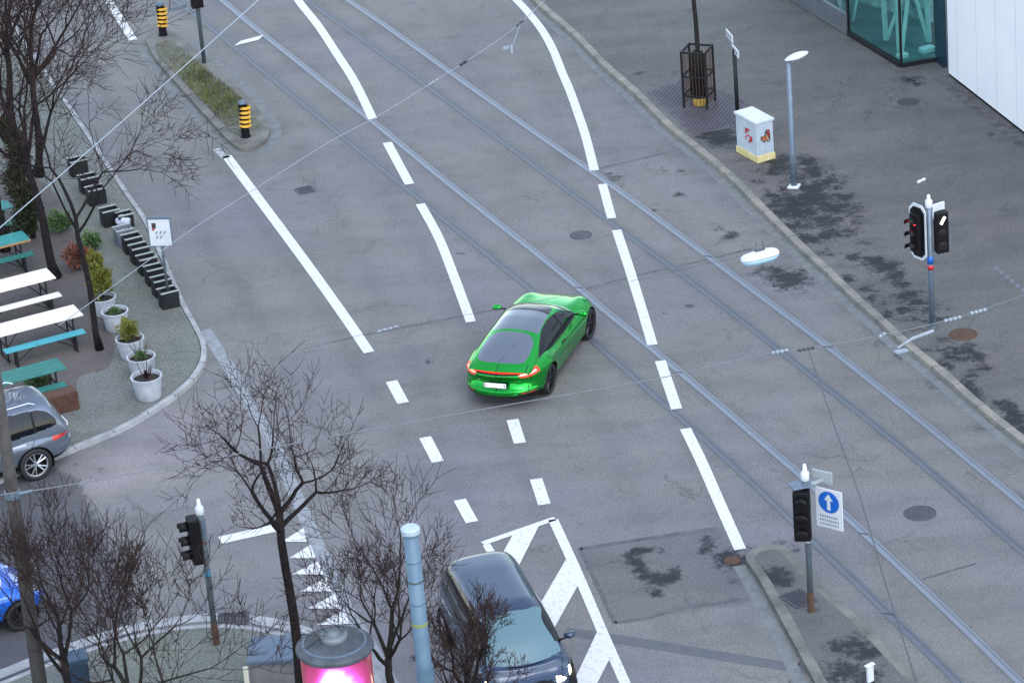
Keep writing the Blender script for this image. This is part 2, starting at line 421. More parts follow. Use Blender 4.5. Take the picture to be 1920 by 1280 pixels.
T2b = [(520, -38), (575, 0), (638.5, 44.3), (703.6, 91), (785, 149), (845, 193), (910.2, 241), (975.3, 289), (1030.6, 331), (1106, 387), (1163, 429), (1249.3, 492), (1314.4, 541), (1392.5, 601), (1444.6, 642), (1517.5, 700), (1628.3, 786.7), (1732.5, 872), (1810.6, 940.3), (1862.7, 985.5), (1914.8, 1031), (1990, 1098)]
RAILS += [T1a, T1b, T2a, T2b]
C_arc = [(1184, 1040), (1190, 1052), (1198, 1066), (1208, 1078), (1222, 1084), (1238, 1086), (1252, 1083), (1264, 1076)]
road_stains = [(x, y, 11, 7, .95) for x, y in C_arc]+[(1200, 1032, 12, 5, .9), (1216, 1031, 10, 4, .8), (1240, 1035, 10, 4, .6), (1228, 1109, 11, 6, .85), (1276, 1066, 8, 6, .45),
    (1326, 1022, 12, 10, .85), (1336, 1034, 8, 8, .7), (1374, 1049, 22, 12, .95), (1372, 1090, 7, 4, .6), (1374, 1124, 9, 3, .6),
    (1440, 507, 28, 10, .75), (1460, 512, 30, 12, .8), (1482, 524, 28, 15, 1.0), (1466, 530, 26, 9, .8), (1346, 427, 10, 6, .7), (1369, 443, 13, 7, .9),
    (1220, 312, 9, 5, .55), (1243, 318, 9, 5, .6), (1274, 323, 9, 5, .65), (1249, 350, 7, 5, .6), (1272, 365, 9, 6, .75),
    (1150, 333, 12, 7, .75), (1138, 328, 10, 5, .6), (1165, 345, 8, 5, .5), (1228, 394, 8, 4, .5),
    (806, 677, 7, 4, .75), (575, 356, 16, 6, .8), (570, 345, 36, 12, .25), (514, 243, 17, 8, .8), (505, 268, 18, 6, .6), (430, 278, 20, 5, .4),
    (1757, 720, 22, 8, .6), (1775, 733, 14, 6, .5), (1850, 790, 20, 7, .7), (1860, 800, 20, 5, .6), (1640, 612, 12, 7, .65), (1655, 625, 12, 5, .6), (1690, 668, 14, 6, .55),
    (1612, 568, 14, 6, .4), (1238, 588, 12, 3, .6), (1292, 574, 10, 3, .6), (1650, 690, 16, 4, .3), (1420, 1030, 24, 3, .5), (1460, 1018, 22, 4, .6), (1495, 1032, 14, 4, .5),
    (265, 42, 8, 3, .5), (1162, 208, 14, 4, .3), (820, 100, 40, 8, .25), (960, 110, 12, 4, .4), (475, 905, 60, 10, .22), (1440, 560, 30, 8, .3),
    (170, 880, 30, 14, .35)]
kl = [(1050, 50), (1100, 92), (1150, 140), (1190, 180), (1240, 228), (1300, 278), (1350, 325), (1400, 372), (1450, 425), (1500, 470), (1550, 520), (1600, 566), (1650, 615), (1700, 660), (1750, 702), (1800, 745), (1850, 790), (1900, 830)]
road_tones = [(x-8, y+10, 22, 7, .62) for x, y in kl]+[(1600, 660, 90, 26, .35), (1700, 740, 100, 24, .4), (1850, 860, 90, 24, .4), (1000, 60, 70, 16, .35), (900, 40, 70, 16, .3), (960, 770, 60, 12, .3), (1250, 640, 120, 18, .22), (1180, 940, 80, 18, .15), (1700, 1080, 120, 30, .3), (1830, 1140, 90, 30, .35), (1560, 850, 60, 20, .15)]
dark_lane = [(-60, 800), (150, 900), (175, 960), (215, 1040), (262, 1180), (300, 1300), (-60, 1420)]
patch = [(1087, 1028), (1345, 988), (1395, 1057), (1412, 1130), (1153, 1168)]
pales = [(255, 868, 60, 22, 1), (200, 905, 45, 18, .9), (235, 885, 60, 22, 1), (320, 800, 60, 30, .5), (330, 800, 90, 40, .25), (1080, 440, 160, 30, .15), (1300, 430, 120, 30, .22), (1230, 350, 100, 22, .25), (350, 950, 80, 40, .2), (620, 900, 70, 60, .12)]
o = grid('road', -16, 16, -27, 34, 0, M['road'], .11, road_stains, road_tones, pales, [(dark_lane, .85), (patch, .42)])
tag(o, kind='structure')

# ---- right pavement, raised, with its kerb
KZ = .12
kerb_r = [(930, -70), (968, -32), (1012, 12), (1070, 62), (1125, 118), (1190, 176), (1250, 236), (1310, 284), (1370, 336), (1430, 397), (1490, 456), (1550, 512), (1600, 560), (1645, 600), (1700, 650), (1760, 698), (1830, 760), (1920, 832), (2020, 915)]
KR = px_line(kerb_r, KZ, 5)
poly = [(p.x, p.y) for p in offset_line(KR, .18)]+[(30, KR[-1].y), (30, 60), (KR[0].x-6, 60)]
pave_stains = [(1425, 338, 16, 6, .7), (1446, 366, 18, 8, .85), (1468, 402, 18, 9, .9), (1492, 424, 20, 9, .9), (1522, 448, 20, 8, .85), (1552, 474, 18, 7, .7), (1590, 522, 18, 7, .75), (1622, 540, 16, 6, .7), (1660, 590, 16, 6, .8), (1735, 655, 16, 6, .7), (1770, 682, 16, 6, .75),(1318, 236, 26, 8, .9), (1352, 262, 24, 9, 1.0), (1338, 250, 30, 10, .9), (1380, 275, 18, 7, .6), (1395, 300, 20, 5, .5),
    (1456, 318, 30, 12, .8), (1462, 300, 22, 10, .9), (1512, 302, 20, 10, .9), (1530, 322, 24, 12, .9), (1556, 342, 20, 14, .8), (1500, 330, 22, 10, .8), (1440, 330, 24, 6, .55),
    (1470, 356, 18, 6, .7), (1525, 352, 34, 12, .9), (1490, 380, 38, 13, 1.0), (1530, 372, 36, 12, .95), (1560, 388, 34, 12, .9), (1500, 398, 34, 10, 1.0), (1545, 412, 30, 10, .95), (1580, 372, 26, 10, .7),
    (1598, 392, 18, 9, .8), (1520, 420, 24, 8, .8), (1560, 440, 26, 8, .95), (1594, 436, 20, 8, .8), (1600, 412, 14, 10, .7), (1618, 455, 14, 5, .6), (1545, 455, 18, 5, .55),
    (1600, 480, 16, 7, .8), (1592, 500, 14, 5, .6), (1640, 490, 22, 8, .85), (1662, 500, 22, 9, .95), (1676, 518, 18, 8, .95), (1690, 535, 12, 8, .8), (1625, 508, 14, 5, .5),
    (1700, 556, 20, 8, .9), (1722, 566, 20, 7, .8), (1708, 580, 26, 6, .8), (1742, 582, 22, 6, .75), (1642, 548, 14, 5, .7), (1628, 560, 12, 4, .6), (1760, 600, 24, 5, .7), (1690, 600, 26, 5, .7), (1722, 618, 26, 5, .5), (1650, 572, 14, 6, .6),
    (1785, 660, 16, 8, .85), (1812, 655, 16, 8, .8), (1828, 668, 14, 8, .85), (1845, 688, 10, 6, .95), (1798, 674, 14, 6, .8), (1820, 700, 12, 6, .8), (1790, 690, 10, 5, .7), (1812, 720, 12, 8, .9), (1826, 735, 12, 8, .95), (1835, 745, 9, 6, .8), (1770, 640, 12, 6, .7),
    (1880, 758, 14, 7, .85), (1898, 772, 14, 9, 1.0), (1912, 790, 14, 10, 1.0), (1926, 806, 14, 9, 1.0), (1865, 752, 10, 5, .6),
    (1705, 150, 22, 6, .85), (1722, 158, 14, 5, .7), (1200, 138, 12, 4, .7), (1850, 208, 16, 5, .5), (1880, 228, 18, 5, .6), (1905, 245, 16, 5, .85), (1858, 252, 10, 4, .7), (1830, 190, 16, 5, .4), (1800, 168, 16, 5, .35),
    (1220, 148, 40, 5, .35), (1260, 140, 30, 5, .4), (1600, 74, 14, 4, .5), (1640, 98, 16, 4, .5), (1670, 118, 14, 4, .45), (1560, 45, 14, 4, .4)]
pave_tones = [(1420, 250, 50, 20, .5), (1500, 180, 60, 20, .15), (1750, 660, 60, 26, .3), (1850, 720, 60, 26, .3), (1590, 80, 60, 14, .3), (1850, 230, 50, 14, .4)]
o = sheet('pavement', poly, KZ-.004, M['pave'], .14, pave_stains, pave_tones, [(1600, 250, 160, 50, .2), (1300, 60, 100, 40, .15), (1560, 500, 40, 12, .3)])
tag(o, kind='structure')
def kerb(line, name, width, z, m_, side=1, wob=0):
    k = MB(); n = len(line)
    top = MB()
    A = offset_line(line, 0); B = offset_line(line, width*side)
    vs = []
    for i in range(n):
        a, b = A[i], B[i]; nrm = (b-a).normalized()
        vs += [(a.x, a.y, -.02), (a.x+nrm.x*.012, a.y+nrm.y*.012, z-.014), (a.x+nrm.x*.03, a.y+nrm.y*.03, z), (b.x, b.y, z), (b.x, b.y, -.02)]
    fs = []
    for i in range(n-1):
        for j in range(4):
            q = (i*5+j, (i+1)*5+j, (i+1)*5+j+1, i*5+j+1)
            fs.append(q if side < 0 else q[::-1])
    k.add(vs, fs)
    acc = 0
    for i in range(1, n):
        acc += (line[i]-line[i-1]).length
        if acc > .85:
            acc = 0; a, b = A[i], B[i]; c_ = (a+b)/2; d_ = b-a
            k.box((c_.x, c_.y, z-.02), (d_.length+.006, .016, .046), math.atan2(d_.y, d_.x), 1)
    o_ = k.build(name, [m_, M['seal']]); tag(o_, kind='structure'); return o_
kerb(KR, 'kerb', .20, KZ, M['kerb'], 1)
# row of gutter setts at the foot of the kerb
gs = MB(); strip(gs, KR, -.02, -.26, .004); o = gs.build('gutter', M['gutter']); tag(o, kind='structure')
o.data.materials.clear(); o.data.materials.append(mat('dark_gutter', (.10, .11, .115), .7, c2=(.16, .17, .175), nscale=4, bump=.3))

# ---- left terrace corner, raised
kerb_l = [(-60, -95), (0, 0), (50, 75), (100, 150), (150, 222), (200, 297), (240, 357), (274, 406), (306, 471), (328, 521), (350, 570), (370, 606), (386, 640), (386, 672), (368, 704), (341, 730), (304, 757), (231, 800), (141, 838), (60, 872), (-60, 925), (-160, 965)]
KL = px_line(kerb_l, KZ, 5)
poly = [(p.x, p.y) for p in offset_line(KL, -.16)]+[(-30, KL[-1].y), (-30, KL[0].y)]
o = sheet('terrace', poly, KZ-.004, M['gravel'], .2, [(300, 745, 16, 6, .5), (200, 660, 14, 6, .3)], [(60, 560, 160, 120, .2)])
tag(o, kind='structure')
kerb(KL, 'kerb', .14, KZ, M['kerb_pale'], -1)
tp = [(-200, 300), (60, 330), (130, 420), (160, 480), (190, 560), (215, 640), (200, 690), (150, 705), (120, 760), (-60, 800), (-260, 800)]
t = MB(); q = [P(x, y, KZ) for x, y in tp]; q = smooth_line(q+[q[0]], 4)[:-1]
o = sheet('terrace_floor', [(p.x, p.y) for p in q], KZ, M['terrace'], .3); tag(o, kind='structure')
# ---- lower-left corner
kerb_b = [(-160, 1345), (-60, 1300), (20, 1268), (80, 1244), (200, 1202), (290, 1180), (390, 1168), (470, 1172), (530, 1184), (590, 1206), (650, 1245), (700, 1290), (760, 1380), (830, 1500)]
KB = px_line(kerb_b, KZ, 5)
poly = [(p.x, p.y) for p in offset_line(KB, -.16)]+[(KB[-1].x, -45), (-30, -45), (-30, KB[0].y)]
o = sheet('lower_pavement', poly, KZ-.004, M['gravel'], .2, [(420, 1205, 18, 8, .4)], [(300, 1190, 150, 14, .25)]); tag(o, kind='structure')
kerb(KB, 'kerb', .16, KZ, M['kerb_pale'], -1)
gb = MB(); KB0 = px_line([(x, y-3) for x, y in kerb_b], 0, 5); strip(gb, KB0, .02, .34, .004); o = gb.build('gutter', M['kerb_pale']); tag(o, kind='structure')

# ---- traffic islands
isl = [(272, 72), (292, 60), (318, 58), (350, 78), (403, 121), (440, 156), (472, 190), (498, 222), (506, 240), (497, 262), (474, 275), (448, 276), (424, 258), (403, 235), (368, 197), (336, 161), (308, 130), (285, 100)]
q = [P(x, y, KZ) for x, y in isl]; q = smooth_line(q+[q[0]], 4)[:-1]
k = MB(); k.prism([(p.x, p.y) for p in q], -.02, KZ, 0); o = k.build('traffic_island', M['islk']); tag(o, kind='structure')
k = MB(); strip(k, [Vector((p.x, p.y)) for p in q+[q[0]]], -.30 if sum(q[i].x*q[(i+1) % len(q)].y-q[(i+1) % len(q)].x*q[i].y for i in range(len(q))) > 0 else .30, .0, .0045)
o_ = k.build('gutter', bpy.data.materials['dark_gutter']); tag(o_, kind='structure')
inner = [P(384+(x-384)*1.10, 168+(y-168)*1.05, KZ) for x, y in [(300, 88), (322, 82), (346, 98), (400, 145), (440, 178), (462, 205), (476, 232), (452, 246), (436, 248), (415, 228), (370, 178), (330, 135), (306, 108)]]
inner = smooth_line(inner+[inner[0]], 4)[:-1]
o = MB().prism([(p.x, p.y) for p in inner], KZ, KZ+.02).build('verge', M['verge']); tag(o, kind='structure')
# grass tufts
gm = MB(); xs = [p.x for p in inner]; ys = [p.y for p in inner]
ip = [(p.x, p.y) for p in inner]
cnt = 0; gc1 = P(372, 155); gc2 = P(425, 205); gc3 = P(395, 185)
while cnt < 2600:
    x = rnd.uniform(min(xs), max(xs)); y = rnd.uniform(min(ys), max(ys))
    if not inpoly(np.array([x]), np.array([y]), ip)[0]: continue
    dens = .10+.9*max(math.exp(-((x-c_.x)**2/.35+(y-c_.y)**2/1.6)) for c_ in (gc1, gc2, gc3))
    if rnd.random() > dens: cnt += .2; continue
    h = rnd.uniform(.04, .14)*(.6+dens); a = rnd.uniform(0, 6.28); wd = rnd.uniform(.008, .018); l = rnd.uniform(0, .07)
    dx, dy = math.cos(a), math.sin(a); z = KZ+.018
    gm.add([(x-dy*wd, y+dx*wd, z), (x+dy*wd, y-dx*wd, z), (x+dx*l, y+dy*l, z+h)], [(0, 1, 2)]); cnt += 1
o = gm.build('grass', M['grass']); tag(o, 'patchy green grass and weeds growing on the narrow traffic island', 'grass', kind='stuff')

isr = [(1398, 1046), (1402, 1036), (1418, 1025), (1445, 1019), (1470, 1023), (1486, 1038), (1524, 1081), (1603, 1149), (1672, 1222), (1740, 1290), (1800, 1350), (1610, 1420), (1560, 1330), (1528, 1277), (1500, 1225), (1466, 1163), (1425, 1088)]
q = [P(x, y, KZ) for x, y in isr]
qs = smooth_line(q+[q[0]], 4)[:-1]
k = MB(); k.prism([(p.x, p.y) for p in qs], -.02, KZ-.002, 0); o = k.build('traffic_island', M['islk']); tag(o, kind='structure')
isr_in = [(1414, 1046), (1424, 1035), (1446, 1030), (1464, 1034), (1478, 1050), (1515, 1092), (1592, 1160), (1660, 1232), (1725, 1300), (1770, 1350), (1636, 1400), (1582, 1330), (1548, 1272), (1518, 1215), (1484, 1153), (1442, 1083)]
q = [P(x, y, KZ) for x, y in isr_in]; qs = smooth_line(q+[q[0]], 4)[:-1]
o = sheet('island_surface', [(p.x, p.y) for p in qs], KZ+.003, M['pave'], .12,
    [(1448, 1076, 22, 8, .95), (1466, 1090, 16, 7, .9), (1440, 1086, 14, 5, .7), (1600, 1210, 30, 9, .95), (1625, 1218, 24, 9, .95), (1575, 1205, 20, 6, .7), (1585, 1258, 30, 9, .85), (1615, 1268, 30, 9, .9), (1560, 1245, 14, 5, .6), (1518, 1145, 10, 5, .5)], [(1480, 1110, 40, 20, .4)])
tag(o, kind='structure')
o = MB(); strip(o, px_line([(1385, 1060), (1420, 1122), (1462, 1200), (1490, 1262), (1512, 1310)], 0, 5), -.12, .14, .004); o = o.build('gutter', bpy.data.materials['dark_gutter']); tag(o, kind='structure')

# ------------------------------------------------------------------ tram rails
def rail(pts, m_, name='tram_rail'):
    L_ = px_line(pts, 0, 6)
    # gentle smoothing of hand-read points
    for _ in range(6):
        L_ = [L_[0]]+[(L_[i-1]+L_[i]*2+L_[i+1])/4 for i in range(1, len(L_)-1)]+[L_[-1]]
    k = MB()
    strip(k, L_, -.108, -.094, .005, 2); strip(k, L_, -.094, .022, .006, 0); strip(k, L_, .022, .05, .005, 1); strip(k, L_, .05, .094, .006, 0); strip(k, L_, .094, .104, .005, 2)
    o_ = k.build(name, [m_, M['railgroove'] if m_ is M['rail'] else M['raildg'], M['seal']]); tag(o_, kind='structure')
    return L_
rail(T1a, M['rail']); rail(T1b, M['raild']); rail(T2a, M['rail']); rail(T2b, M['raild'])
# welded joints across the rails
jm = MB()
for x, y in ((1085.3, 539), (1275.3, 698), (1620.5, 1000), (1327.4, 480.5), (1553, 650), (1668, 1150), (864, 475)):
    c = P(x, y, .009); jm.box(c, (.03, .23, .004), R(66))
o = jm.build('rail_joint', M['groove']); tag(o, kind='structure')

# ------------------------------------------------------------------ road markings
def line_mark(pts, wd=.22, m_=None, z=.012, sub=5):
    L_ = px_line(pts, 0, sub if len(pts) > 2 else 1); k = MB(); strip(k, L_, -wd/2, wd/2, z)
    o_ = k.build('road_marking', m_ or M['paint']); tag(o_, kind='structure')
def poly_mark(pts, z=.014, m_=None):
    q_ = [P(x, y, 0) for x, y in pts]
    o_ = MB().prism([(p.x, p.y) for p in q_], z, z).build('road_marking', m_ or M['paint']); tag(o_, kind='structure')
line_mark([(520, -60), (558, 0), (597, 49.5), (633, 104), (664.6, 153.6), (699, 224)], .25)
line_mark([(726, 268), (768, 346)], .25); line_mark([(788, 383), (822, 445), (850, 515), (883, 604)], .24)
line_mark([(425, 293), (560, 474), (640, 585), (692, 661)], .26)
line_mark([(404, 280), (425, 297)], .22, M['worn'])
for a, b in (((734, 715), (756, 756)), ((797, 820), (821, 866)), ((862, 937), (885, 979)), ((961, 787), (975, 831)), ((1005, 898), (1021, 946))):
    line_mark([a, b], .27)
line_mark([(925, -40), (967.5, 0), (996, 31), (1019.6, 62.5), (1037.8, 96.4), (1053.4, 135.4), (1069, 171.9), (1082, 208.3), (1097.7, 255.2), (1114.6, 320.3)], .24)
line_mark([(1129.5, 346), (1147, 410)], .23); line_mark([(1156, 432), (1181.6, 509.2), (1205, 585), (1223.5, 647)], .24)
line_mark([(1238, 677), (1268.8, 767)], .25); line_mark([(1285, 804), (1314, 863), (1350, 945), (1388, 1030)], .25)
line_mark([(200, -4), (250, 76)], .25)
poly_mark([(439, 87), (451, 78), (494, 66.4), (486, 75.5)])
line_mark([(905, 1019), (1041, 972)], .17); line_mark([(912, 1021), (1010, 1180), (1060, 1290)], .17); line_mark([(1037, 974), (1080, 1068), (1132, 1190), (1176, 1290), (1200, 1350)], .21)
poly_mark([(964, 999), (1012, 984), (970, 1067), (938, 1046)], .018)
poly_mark([(1062, 1048), (1087, 1092), (1036, 1184), (1008, 1141)], .018)
poly_mark([(1122, 1180), (1145, 1232), (1105, 1310), (1070, 1290)], .018)
for q in ([(528, 1016), (569, 990), (575, 1016)], [(543, 1046.5), (583, 1021), (592, 1046.5)], [(547.6, 1077), (597, 1052), (606.7, 1077.5)], [(563, 1109), (613, 1083), (621, 1109)], [(577, 1141), (628, 1114), (638, 1141)], [(594, 1172), (646, 1143), (656, 1170)], [(612, 1205), (664, 1174), (674, 1202)]):
    poly_mark(q)
line_mark([(413, 1013), (530, 987)], .34)
# gutter band across the side road mouth
g1 = MB(); strip(g1, px_line([(385, 618), (408, 655), (432, 691), (466, 753), (497, 801), (525, 855), (550, 915), (580, 985), (611, 1055), (653, 1145), (685, 1195), (724, 1262), (760, 1330)], 0, 5), -.16, .14, .007)
o = g1.build('gutter', M['gutter']); tag(o, kind='structure')
# crack seals and patch joints
def seal(pts, wd): 
    k = MB(); L_ = px_line(pts, 0, 5)
    strip(k, L_, -wd/2, wd/2, .004); o_ = k.build('road_seam', M['seal']); tag(o_, kind='structure')
M['seal_soft'] = mat('soft_seal', (.045, .048, .056), .6, c2=(.10, .103, .11), nscale=2.5)
def seam(pts, wd, m_):
    k = MB(); strip(k, px_line(pts, 0, 5), -wd/2, wd/2, .0035); o_ = k.build('road_seam', m_); tag(o_, kind='structure')
seam([(1060, 1183), (1140, 1195), (1240, 1210), (1340, 1227), (1440, 1243), (1530, 1256)], .32, mat('grey_seal', (.070, .075, .088), .6, c2=(.088, .092, .104), nscale=3))
seam([(1088, 1028), (1220, 1008), (1345, 989)], .13, M['seal_soft']); seam([(1087, 1027), (1115, 1085), (1153, 1168)], .10, M['seal_soft'])
seam([(1153, 1167), (1220, 1156), (1270, 1140), (1330, 1132), (1402, 1122)], .12, M['seal_soft'])
seam([(620, 642), (700, 625), (830, 600), (930, 580)], .07, M['seal_soft']); seam([(1100, 541), (1200, 515), (1320, 488), (1410, 466)], .08, M['seal_soft'])
seam([(1115, 318), (1200, 298), (1270, 282), (1300, 276)], .08, M['seal_soft'])
seam([(1715, 1090), (1780, 1070), (1830, 1056)], .06, M['seal_soft']); seam([(1560, 1140), (1500, 1240), (1470, 1300)], .05, M['seal_soft'])

# ------------------------------------------------------------------ covers and grates
def cover(px, py, rx, m_, label, z=0, cat='manhole cover'):
    c = P(px, py, z); r_ = rx/80.0; k = MB()
    k.lathe([(0, .012), (r_*.86, .012), (r_*.88, .006), (r_*.92, .006), (r_*.93, .014), (r_, .012), (r_*1.02, 0)], c=(0, 0, 0), n=32)
    for i in range(-3, 4):
        h = math.sqrt(max(.01, .7**2-(i*.2)**2))*r_
        k.box((i*.2*r_, 0, .014), (.03*r_*2, h*1.8, .006))
    o_ = k.build('manhole_cover', m_, loc=c); tag(o_, label, cat); return o_
cover(1089, 441, 22, M['iron'], 'round cast iron manhole cover between the two tram tracks above the green car')
cover(1725, 962, 27, M['iron'], 'round manhole cover between the tracks to the right of the blue arrow sign')
cover(1703, 192, 23, M['iron'], 'dark round manhole cover on the pavement in front of the white building', KZ)
cover(1806, 627, 26, M['rust_iron'], 'reddish round manhole cover beside the foot of the red traffic light', KZ)
cover(1374, 1050, 14, M['rust_iron'], 'small rusty drain cover at the tip of the lower right island', 0, 'drain cover')
def grate(px, py, sx, sy, rz, label, z=0, m_=None, name='drain_grate', bars=9, cat='drain grate'):
    c = P(px, py, z); k = MB(); k.box((0, 0, .004), (sx, sy, .008), mi=1)
    for i in range(bars): k.box((-sx/2+sx*(i+.5)/bars, 0, .014), (sx/bars*.45, sy*.94, .012))
    for s_ in (-1, 1): k.box((s_*(sx/2), 0, .012), (.03, sy, .018)); k.box((0, s_*(sy/2), .0125), (sx, .03, .017))
    o_ = k.build(name, [m_ or M['iron'], M['groove']], loc=c, rz=rz); tag(o_, label, cat); return o_
grate(438, 1160, .62, .5, 0, 'dark rectangular drain grate beside the lower left traffic light')
grate(572, 357, .42, .42, .3, 'small square drain grate on the road below the yellow striped bollard')
grate(1497, 1122, .5, .6, .5, 'small grate set in the lower right island beside the signal post', KZ)
tg = P(1303, 200, KZ)

# ------------------------------------------------------------------ street furniture on the right pavement
# tree grate (big square with slots) and caged tree
q = [P(x, y, KZ+.006) for x, y in ((1213, 172), (1292, 142), (1398, 188), (1392, 236), (1300, 252))]
k = MB(); k.prism([(p.x, p.y) for p in q], KZ-.01, KZ+.006, 0)
cx = sum(p.x for p in q)/5; cy = sum(p.y for p in q)/5
pp = [(p.x, p.y) for p in q]
xmin = min(p[0] for p in pp); xmax = max(p[0] for p in pp); ymin = min(p[1] for p in pp); ymax = max(p[1] for p in pp)
y = ymin
hb = []
ux = Vector((math.cos(R(-24)), math.sin(R(-24)))); uy = Vector((-ux.y, ux.x))
for i in range(-40, 41):
    for j in range(-30, 31):
        c_ = Vector((cx, cy))+ux*(i*.11)+uy*(j*.11)
        if inpoly(np.array([c_.x]), np.array([c_.y]), [(cx+(a-cx)*.95, cy+(b-cy)*.95) for a, b in pp])[0]:
            hb.append((c_, i, j))
for c_, i, j in hb: k.box((c_.x, c_.y, KZ+.009), (.05, .05, .006), R(-24), 1)
o = k.build('tree_grate', [mat('grate_steel', (.075, .068, .085), .6, .2, c2=(.10, .09, .11), nscale=3), M['groove']]); tag(o, 'purplish steel tree grate with rows of square holes around the caged tree', 'tree grate')

def grow(mb, p, d, length, rad, depth, maxd, tips=None, spread=.6, up=.12, twist=None, rng=rnd, twm=1, minr=.006, nseg=4):
    pts = [p]; rads = [rad]; dd = d.copy(); L_ = length/nseg
    end = rad*.62 if depth < maxd else minr*.7
    for i in range(nseg):
        dd = (dd+Vector((rng.gauss(0, .10), rng.gauss(0, .10), rng.gauss(0, .05)+up*.35))).normalized()
        pts.append(pts[-1]+dd*L_); rads.append(rad+(end-rad)*(i+1)/nseg)
    mb.tube(pts, rads, 7 if rad > .05 else (5 if rad > .018 else 3), 0 if rad > .02 else twm, caps=False)
    if depth >= maxd: return
    nb = rng.choice((2, 2, 3)) if depth < 2 else rng.choice((2, 2, 2, 3))
    base_a = rng.uniform(0, 6.28)
    for k_ in range(nb):
        a = base_a+k_*2*math.pi/nb+rng.uniform(-.5, .5); tilt = rng.uniform(.45, 1.1)*spread*(0.35 if (k_ == 0 and depth > 0) else 1)
        side = dd.orthogonal().normalized(); side.rotate(Matrix.Rotation(a, 3, dd))
        nd = (dd*math.cos(tilt)+side*math.sin(tilt)).normalized()
        grow(mb, pts[-1], nd, length*rng.uniform(.62, .95), max(rads[-1]*(.92 if k_ == 0 else .74), minr), depth+1, maxd, tips, spread, up, twist, rng, twm, minr, nseg if depth < 2 else 3)
    if depth >= 1:      # side shoots
        for k_ in range(rng.choice((1, 2)) if depth < maxd-1 else 2):
            i = rng.randint(1, nseg-1); a = rng.uniform(0, 6.28); side = dd.orthogonal().normalized(); side.rotate(Matrix.Rotation(a, 3, dd))
            nd = (dd*.75+side*.8).normalized()
            grow(mb, pts[i], nd, length*rng.uniform(.4, .85), max(rads[i]*.45, minr), max(depth+1, maxd-1), maxd, tips, spread, up, twist, rng, twm, minr, 3)

def bare_tree(label, base, trunk_top, r0, crown_len, depth, seed, spread=.6, up=.12, mats=None, stems=None, group=None, minr=.007, name='bare_tree', nstem=4):
    rg = random.Random(seed)
    t = empty(name, base, 0, label, 'tree', group)
    tm = MB(); tt = Vector(trunk_top)-Vector(base)
    pts = []; rr_ = []
    for i in range(9):
        f = i/8; w_ = math.sin(f*7+seed)*.03*(1 if 0 < i < 8 else 0)
        pts.append(tt*f+Vector((w_, w_*.6, 0))); rr_.append(r0*(1.35 if i == 0 else 1.0)*(1-.32*f))
    tm.tube(pts, rr_, 10); tr = tm.build('trunk', (mats or [M['bark']])[0], t, smooth=True)
    cm = MB(); a0 = rg.uniform(0, 6.28)
    axis = tt.normalized()
    for k_ in range(nstem):
        a = a0+k_*2*math.pi/nstem+rg.uniform(-.4, .4); tilt = rg.uniform(.35, .95)*spread*1.1 if k_ else .12
        side = axis.orthogonal().normalized(); side.rotate(Matrix.Rotation(a, 3, axis))
        nd = (axis*math.cos(tilt)+side*math.sin(tilt)).normalized()
        st = tt - axis*(0 if k_ % 2 == 0 else rg.uniform(.1, .5))
        grow(cm, st, nd, crown_len*rg.uniform(.8, 1.1), r0*.62*(1 if k_ == 0 else .75), 0, depth, None, spread, up, None, rg, 1, minr)
    cm.build('crown', mats or [M['bark'], M['twig']], t, smooth=True)
    return t

# caged young tree
b = P(1312, 196, KZ)
cage = empty('tree_cage', b, R(-24), 'rusty black steel cage standing around the trunk of the young street tree', 'tree guard')
ch = 1.62
for sx in (-1, 1):
    for sy in (-1, 1):
        MB().box((sx*.33, sy*.33, ch/2), (.05, .05, ch)).build('post', M['blackm'], cage)
for z in (.35, .9, ch-.03):
    fr = MB()
    for s_ in (-1, 1):
        fr.box((0, s_*.33, z), (.64, .035, .05)); fr.box((s_*.33, 0, z), (.034, .62, .049))
    fr.build('ring_rail', M['blackm'], cage)
br = MB()
for s_ in (-1, 1):
    for i in range(1, 7):
        v_ = -.33+.66*i/7
        br.tube([(v_, s_*.33, .1), (v_, s_*.33, ch-.05)], .009, 5); br.tube([(s_*.33, v_, .1), (s_*.33, v_, ch-.05)], .009, 5)
br.build('bars', M['rust_iron'], cage)
tt = b+Vector((0, 0, 4.6))
t = bare_tree('slim young street tree wrapped at the foot inside the steel cage', b, tt, .075, 1.3, 4, 5, mats=[M['bark2'], M['twig']], name='young_tree')
k = MB(); k.lathe([(0, .02), (.16, .02), (.17, .2), (.165, .9), (.15, 1.5), (.07, 1.56), (0, 1.56)], n=14); k.build('trunk_wrap', M['black'], t, smooth=True)
k = MB(); k.lathe([(.17, .0), (.19, .05), (.18, .2), (.142, .26), (.14, .1)], n=14)
k.build('foot_collar', mat('yellow_collar', (.55, .36, .08), .7, c2=(.40, .24, .05), nscale=9), t, smooth=True)

# street sign post
b = P(1384, 236, KZ); H = height_at(b, 92)
t = empty('street_sign', b, 0, 'dark sign post with two tilted white name plates behind the graffiti cabinet', 'street sign')
MB().tube([(0, 0, 0), (0, 0, H)], .055, 12).build('post', M['blackm'], t, smooth=True)
dd = (P(1390, 98)-P(1352, 52)); ang = math.atan2(dd.y, dd.x)
for z_, off, c2 in ((H+.22, -.42, 0), (H-.02, .12, 1)):
    k = MB(); k.box((off*math.cos(ang), off*math.sin(ang), z_), (.62, .03, .20), ang, bev=.008)
    p_ = k.build('sign_plate', M['white'], t)
    for i in range(5):
        s2 = MB(); s2.box(((off-.2+i*.1)*math.cos(ang)+.017*math.sin(ang), (off-.2+i*.1)*math.sin(ang)-.017*math.cos(ang), z_), (.05, .002, .07), ang); s2.build('letter', M['signtxt'], p_)

